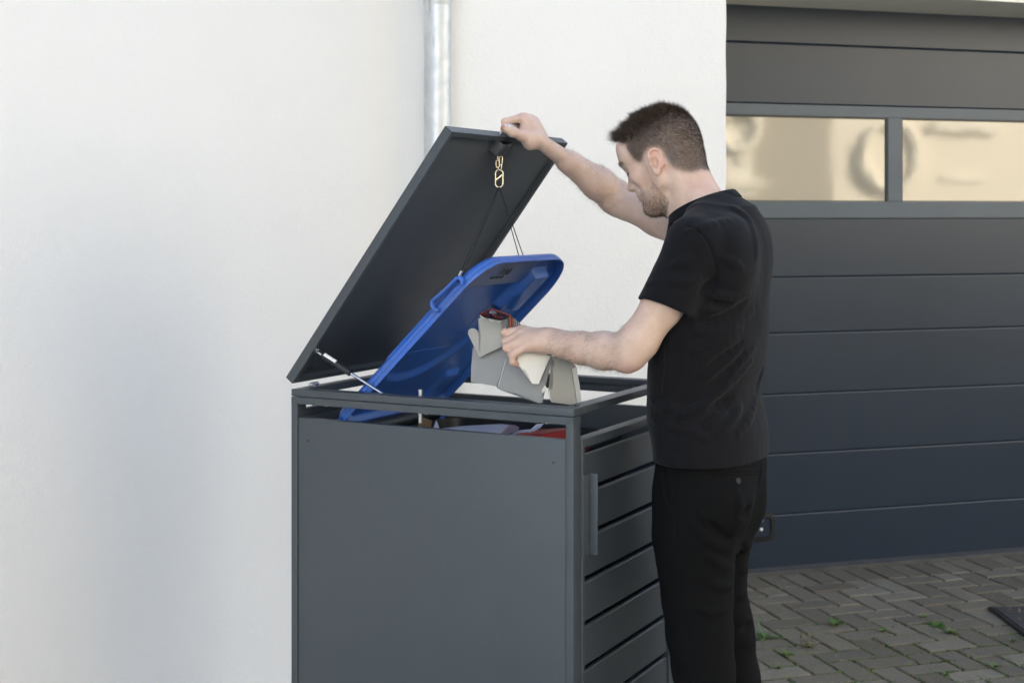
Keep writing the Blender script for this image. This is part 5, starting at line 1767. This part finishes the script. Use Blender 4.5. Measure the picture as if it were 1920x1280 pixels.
# neck
nb, nf_ = mp(1377, 362, 0), mp(1262, 414, 0)
ncen = (nb + nf_) / 2; nax = (nf_ - nb); nrf = np.linalg.norm(nax) / 2; nax = nax / np.linalg.norm(nax)
nup = np.cross(nax, Ld); nup = nup / np.linalg.norm(nup)
if nup[2] < 0: nup = -nup
NRL = .069
def neck_ring(th, k=1.0, up=0.0):
    # a little higher over the shoulders than the straight ellipse
    return ncen + nax * (nrf * k * math.cos(th)) + Ld * (NRL * k * math.sin(th)) + nup * (.004 * math.sin(th) ** 2 + up)
def neck_hole(P):
    q = P - ncen; k = np.sqrt((q @ nax / (nrf * .97)) ** 2 + (q @ Ld / (NRL * .97)) ** 2)
    return np.maximum((k - 1) * NRL, -.035 - q @ nup)
a(neck_hole, .004, 's')
def neck_top(P):
    q = P - ncen; k = np.sqrt((q @ nax / nrf) ** 2 + (q @ Ld / NRL) ** 2)
    return np.where(k < 1.12, q @ nup - .010, -1.0)
a(neck_top, .004, 'i')
tv, tq = surface(tee, (.10, 2.92, HEMZ - .03), (.74, 3.72, 1.58), .0034)
tv = relax(tv, tq, 1, .4)
def cloth_mat(name, c, weave, rough, sheen=.25, var=.12):
    t = NT(name); v = t.coord()
    nz = t.noise(v, 6, 5)
    c0 = tuple(x * (1 - var) for x in c); c1 = tuple(x * (1 + var) for x in c)
    lint = t.math('GREATER_THAN', t.noise(v, 210, 2), .74)
    t.base(t.mix(t.math('MULTIPLY', lint, .04), t.ramp(nz, [(.3, c0), (.7, c1)]), (.2, .2, .2)))
    t.set(Roughness=rough)
    t.b.inputs["Sheen Weight"].default_value = sheen; t.b.inputs["Sheen Roughness"].default_value = .5
    t.b.inputs["Specular IOR Level"].default_value = .16
    h = t.math('ADD', t.noise(v, weave, 2), t.math('MULTIPLY', t.noise(v, 70, 4, .6), 1.2))
    t.bump(h, .30, .0014)
    return t.m
M["tee"] = cloth_mat("black_cotton_jersey", (.0048, .0046, .0058), 900, .86, .05)
M["trouser"] = cloth_mat("black_wool_cloth", (.0030, .0030, .0031), 1100, .92, .0)
shirt = np_mesh("t_shirt", tv, tq, M["tee"], person)
# ribbed collar
bm = bmesh.new()
NT_ = 72; rings = []
for i in range(NT_):
    th = 2 * math.pi * i / NT_
    c = neck_ring(th); o_ = nax * math.cos(th) * 1.0 + Ld * math.sin(th); o_ /= np.linalg.norm(o_)
    upv = nup * .93 - o_ * .36; upv /= np.linalg.norm(upv)
    ov = np.cross(np.cross(upv, o_), upv); ov /= np.linalg.norm(ov)
    ring = []
    for (x, y) in rrect(.0056, .0245, .0026, 3):
        ring.append(bm.verts.new(c + ov * (x + .0035) + upv * (y - .0035)))
    rings.append(ring)
for i in range(NT_):
    A_, B_ = rings[i], rings[(i + 1) % NT_]; n = len(A_)
    for k in range(n):
        f = bm.faces.new((A_[k], A_[(k + 1) % n], B_[(k + 1) % n], B_[k])); f.smooth = True
o = obj("collar", bm, M["tee"], smooth=50); o.parent = shirt
# ---- trousers
tr = SDF(); a = tr.add
a(loft([(836, 1236, 1434, .168), (870, 1229, 1441, .172), (900, 1226, 1438, .176), (932, 1224, 1430, .178), (960, 1226, 1424, .176), (990, 1229, 1416, .170), (1030, 1236, 1400, .150)], 2.25), .02)
a(ell(mp(1378, 935, -.080), (Fd, Ud, Ld), (.066, .085, .080)), .04)
a(ell(mp(1352, 945, .085), (Fd, Ud, Ld), (.066, .085, .080)), .04)
def leg(pts, k=.025):
    for (p, r0), (q, r1) in zip(pts, pts[1:]): a(cap(p, q, r0, r1), k)
leg([(mp(1305, 930, .088), .097), (mp(1301, 1005, .094), .091), (mp(1304, 1065, .096), .083), (mp(1307, 1120, .097), .078), (mp(1312, 1185, .098), .074), (mp(1319, 1250, .10), .069), (mp(1334, 1400, .10), .066), (mp(1346, 1570, .10), .070)], .02)
leg([(mp(1358, 940, -.090), .094), (mp(1341, 1005, -.100), .084), (mp(1336, 1062, -.105), .080), (mp(1338, 1112, -.108), .076), (mp(1349, 1160, -.108), .075), (mp(1352, 1195, -.108), .078), (mp(1360, 1270, -.108), .080), (mp(1376, 1400, -.105), .072), (mp(1386, 1510, -.105), .072)], .02)
base_tr = SDF(); base_tr.ops = list(tr.ops)
def crop8(pts): return [(1200 + x / 2.667, 800 + y / 2.667) for x, y in pts]
for pts, r, sk in (
    ([(300, 420), (360, 500), (420, 560), (468, 572)], .013, .5), ([(255, 480), (330, 560), (400, 600), (460, 610)], .012, .5),
    ([(490, 330), (500, 420), (470, 520)], .012, .5), ([(560, 360), (520, 420), (500, 480)], .010, .5),
    ([(330, 640), (400, 690), (455, 700)], .010, .6), ([(350, 780), (410, 800), (455, 790)], .009, .6),
    ([(455, 990), (500, 985), (550, 960)], .012, .4), ([(460, 870), (500, 850), (528, 830)], .010, .5), ([(470, 700), (510, 720), (535, 700)], .010, .5),
    ([(470, 600), (520, 610), (555, 590)], .010, .5), ([(290, 900), (350, 930), (440, 910)], .009, .7), ([(460, 1080), (520, 1090), (570, 1070)], .010, .6)):
    fold(tr, base_tr, crop8(pts), r * .9, .66, .012)
for pts, r in (([(340, 470), (400, 535), (455, 560)], .009), ([(500, 450), (545, 400), (590, 340)], .010), ([(455, 1010), (510, 1010), (560, 985)], .010), ([(470, 560), (500, 590), (520, 605)], .012)):
    fold(tr, base_tr, crop8(pts), r * .8, 0, .012, 's')
fold(tr, base_tr, crop8([(178, 205), (172, 330), (178, 460), (182, 600), (195, 760), (212, 900), (235, 1020), (255, 1140), (275, 1270)]), .0018, 0, .005, 's', False)
fold(tr, base_tr, crop8([(600, 190), (590, 300), (560, 370)]), .0020, 0, .006, 's', False)
fold(tr, base_tr, crop8([(108, 205), (112, 300), (130, 370), (160, 425)]), .0028, .2, .004, 'u', False)
fold(tr, base_tr, crop8([(116, 205), (121, 300), (138, 365), (166, 418)]), .0026, 0, .005, 's', False)
t_big = vnoise(8, 24, .0024, (1, 1, .5)); t_sm = vnoise(24, 29, .0010, (1, 1, .4))
a(lambda P: t_big(P) + t_sm(P), 0, 'd')
a(lambda P: .055 - P[:, 2], .002, 'i')
trv, trq = surface(tr, (.02, 2.90, .03), (.80, 3.85, HEMZ + .075), .0042)
trv = relax(trv, trq, 1, .4)
trou = np_mesh("trousers", trv, trq, M["trouser"], person)
# welt pocket and its button on the back of the trousers
def on_cloth(src, pts, lift):
    out = []
    for x, y in pts:
        h_ = hit(src, x, y)
        if h_ is not None: out.append(Vector(h_ + grad(src, h_[None], .004)[0] * lift))
    return out
bm = bmesh.new()
xs = np.linspace(1328, 1417, 12)
add_tube(bm, on_cloth(tr, [(x, 883.2 - .02 * (x - 1328)) for x in xs], .0004), .0019, 8)
pk = obj("pocket_welt", bm, M["trouser"], smooth=60); pk.parent = trou
bm = bmesh.new()
add_tube(bm, on_cloth(tr, [(x, 889.2 - .02 * (x - 1328)) for x in xs], .0004), .0019, 8)
o = obj("pocket_welt", bm, M["trouser"], smooth=60); o.parent = trou
M["button"] = simple("black_horn_button", (.010, .0095, .009), .7, .3, 200)
bh = hit(tr, 1384, 901)
if bh is not None:
    bn_ = Vector(grad(tr, bh[None], .004)[0]); bc = Vector(bh)
    bm = bmesh.new()
    e1 = bn_.orthogonal().normalized(); e2 = bn_.cross(e1)
    L = []
    for r, h_ in ((.0075, -.001), (.0075, .0018), (.0066, .0026), (.0058, .0020), (.0030, .0014)):
        L.append([bm.verts.new(bc + bn_ * h_ + (e1 * math.cos(2 * math.pi * k / 20) + e2 * math.sin(2 * math.pi * k / 20)) * r) for k in range(20)])
    for A_, B_ in zip(L, L[1:]):
        for k in range(20): bm.faces.new((A_[k], A_[(k + 1) % 20], B_[(k + 1) % 20], B_[k]))
    bm.faces.new(L[-1])
    o = obj("button", bm, M["button"], smooth=40); o.parent = trou
# shoes (below the frame)
for nm, ank in (("L", mp(1346, 1575, .10)), ("R", mp(1386, 1510, -.105))):
    sh = SDF(); b0 = V3((ank[0], ank[1], 0))
    sh.add(ell(b0 + Ud * .045 - Fd * .03, (Fd, Ud, Ld), (.07, .055, .042)), .02)
    sh.add(ell(b0 + Ud * .035 + Fd * .11, (Fd, Ud, Ld), (.10, .042, .048)), .03)
    sh.add(cap(b0 + Ud * .08, b0 + Ud * .12, .045, .045), .02)
    sh.add(lambda P: -P[:, 2] + .001, .002, 'i')
    v_, q_ = surface(sh, b0 - V3((.3, .3, .02)), b0 + V3((.3, .3, .2)), .006)
    np_mesh("shoe", v_, q_, M["black"], person)

# ================================================================== small things on the ground
def ground(px, py, z=0.0): return on_plane(px, py, Vector((0, 0, z)), Vector((0, 0, 1)))
def leaf_mat(name, c):
    t = NT(name); v = t.coord()
    t.base(t.ramp(t.noise(v, 40, 3), [(.3, tuple(x * .7 for x in c)), (.7, tuple(x * 1.3 for x in c))]))
    t.set(Roughness=.5); t.b.inputs["Subsurface Weight"].default_value = .15; t.b.inputs["Subsurface Scale"].default_value = .003
    return t.m
M["leaf"] = leaf_mat("weed_leaf", (.055, .12, .022)); M["dry"] = leaf_mat("dry_weed", (.16, .13, .05)); M["pale_leaf"] = leaf_mat("pale_weed", (.10, .15, .035))
def blade(bm, p, d, L_, w, droop, seg=6):
    d = Vector(d).normalized(); s_ = d.cross(ez)
    s_ = s_.normalized() if s_.length > .01 else Vector((1, 0, 0))
    prev = None; c = Vector(p); g_ = d.copy()
    for k in range(seg + 1):
        t = k / seg
        ww = w * (math.sin(math.pi * min(.97, .12 + .88 * t)) ** .8)
        up = g_.cross(s_)
        row = [bm.verts.new(c - s_ * ww), bm.verts.new(c - up * -.15 * ww), bm.verts.new(c + s_ * ww)]
        if prev:
            for q in range(2):
                f = bm.faces.new((prev[q], prev[q + 1], row[q + 1], row[q])); f.smooth = True
        prev = row
        c = c + g_ * (L_ / seg); g_ = (g_ + Vector((0, 0, -droop / seg))).normalized()
def weed(px, py, n, L_, w, label, m="leaf", spread=1.0, droop=.8, up=.7, extra=None):
    g0 = ground(px, py); bm = bmesh.new()
    for k in range(n):
        a_ = 2 * math.pi * k / n + rnd.uniform(-.4, .4)
        blade(bm, (0, 0, 0), (math.cos(a_) * spread, math.sin(a_) * spread, up * rnd.uniform(.5, 1.3)), L_ * rnd.uniform(.6, 1.15), w * rnd.uniform(.7, 1.2), droop * rnd.uniform(.4, 1.3))
    if extra: extra(bm)
    o = obj("weed", bm, M[m]); o.location = g0; tag(o, label, "weed", "weeds in the paving joints"); return o
def long_leaf(bm):
    blade(bm, (0, 0, 0), (-.50, .25, 1.2), .085, .008, -.25)
    blade(bm, (0, 0, 0), (.6, -.3, .35), .05, .008, .9)
weed(1434, 1195, 7, .060, .007, "green weed with one long upright leaf beside the man's trouser leg", extra=long_leaf, up=.35)
weed(1567, 1172, 13, .046, .0065, "small green leaf rosette alone in the shaded paving", up=.8)
weed(1757, 1172, 16, .050, .0070, "low dark green weed near the mat, rear one of a pair", up=.35)
weed(1784, 1187, 14, .042, .0050, "pale green weed near the mat, front one of a pair", "pale_leaf", up=.7)
def stalks(bm):
    for k in range(7):
        a_ = rnd.uniform(0, 6.28); p = Vector((rnd.uniform(-.03, .03), rnd.uniform(-.02, .02), 0)); q = p + Vector((.02 * math.cos(a_), .02 * math.sin(a_), rnd.uniform(.03, .06)))
        add_tube(bm, [p, p.lerp(q, .5) + Vector((.002, 0, 0)), q], .0007, 4)
        for j in range(3): blade(bm, p.lerp(q, .5 + .2 * j), (rnd.uniform(-1, 1), rnd.uniform(-1, 1), .6), .012, .0022, .5)
weed(1517, 1213, 12, .034, .003, "thin yellowish weed with dry stalks in the paving joint", "dry", extra=stalks)
weed(1475, 1226, 16, .042, .004, "spreading yellow green weed just left of the dry stalks", "pale_leaf", up=.4)
for (px, py, lab) in ((1655, 1183, "tiny pale sprout left of the paired weeds"), (1732, 1158, "tiny sprout just above the paired weeds"), (1900, 1203, "small sprout at the picture edge below the mat"), (1775, 1266, "tuft of pale leaves at the bottom edge of the paving"), (1865, 1250, "small tuft in the joint near the bottom right corner"), (1460, 1253, "pale tuft low beside the man's shin")):
    weed(px, py, 10, .028, .0032, lab, "pale_leaf", up=.9)
# moss and crumbs in the joints
bm = bmesh.new()
for k in range(1000):
    px = rnd.uniform(1425, 1925); py = rnd.uniform(1165, 1300)
    g0 = ground(px, py); q = g0
    u_ = q.dot(gu); v_ = (D_DOOR - q.dot(gn)) - .275
    if rnd.random() < .5: u_ = round(u_ / .1) * .1 + rnd.gauss(0, .003)
    else: v_ = round(v_ / .1) * .1 + rnd.gauss(0, .003)
    p = gp(u_, D_DOOR - v_ - .275, -.004)
    for j in range(4):
        a_ = rnd.uniform(0, 6.28); blade(bm, p + Vector((rnd.gauss(0, .002), rnd.gauss(0, .002), 0)), (math.cos(a_), math.sin(a_), 1.1), rnd.uniform(.005, .012), .0017, .5, 2)
tag(obj("moss", bm, M["pale_leaf"]), kind="stuff")
# door mat at the right edge
A_ = ground(1851, 1142); B_ = ground(1920, 1194.5); Cc = ground(1920, 1137.5)
d1 = (B_ - A_).normalized(); d2 = (Cc - A_).normalized()
d2 = (d2 - d1 * d2.dot(d1)).normalized()
mat_o = empty("door_mat", A_, 0, label="dark grey ribbed door mat with a black rubber rim at the right edge", cat="mat")
def mat_part(name, a0, a1, b0, b1, h, m):
    t = bmesh.new()
    add_prism(t, [d1 * a0 + d2 * b0 + ez * .002, d1 * a1 + d2 * b0 + ez * .002, d1 * a1 + d2 * b1 + ez * .002, d1 * a0 + d2 * b1 + ez * .002], ez * h)
    bmesh.ops.bevel(t, geom=list(t.edges), offset=.003, segments=2, affect='EDGES')
    return obj(name, t, m, mat_o, smooth=40)
def pile_mat():
    t = NT("grey_mat_pile"); v = t.coord()
    t.base(t.ramp(t.noise(v, 260, 3, .7), [(.40, (.012, .012, .014)), (.55, (.05, .05, .053)), (.68, (.16, .16, .16))]))
    t.set(Roughness=.95); t.bump(t.noise(v, 300, 3), .9, .004); return t.m
mat_part("mat_rim", 0, .62, 0, .42, .010, M["black"])
mat_part("mat_pile", .018, .60, .018, .40, .0135, pile_mat())
for k in range(6):
    bm = bmesh.new()
    for j in range(4): blade(bm, (0, 0, 0), (rnd.uniform(-1, 1), rnd.uniform(-1, 1), .25), .016, .003, .4, 3)
    o = obj("dry_leaf", bm, M["dry"]); o.location = A_ + d1 * rnd.uniform(.05, .25) + d2 * rnd.uniform(.04, .12) + ez * .0165
    tag(o, "small dry brown leaf crumb lying on the grey door mat", "leaf", "dry leaf crumbs on the mat")
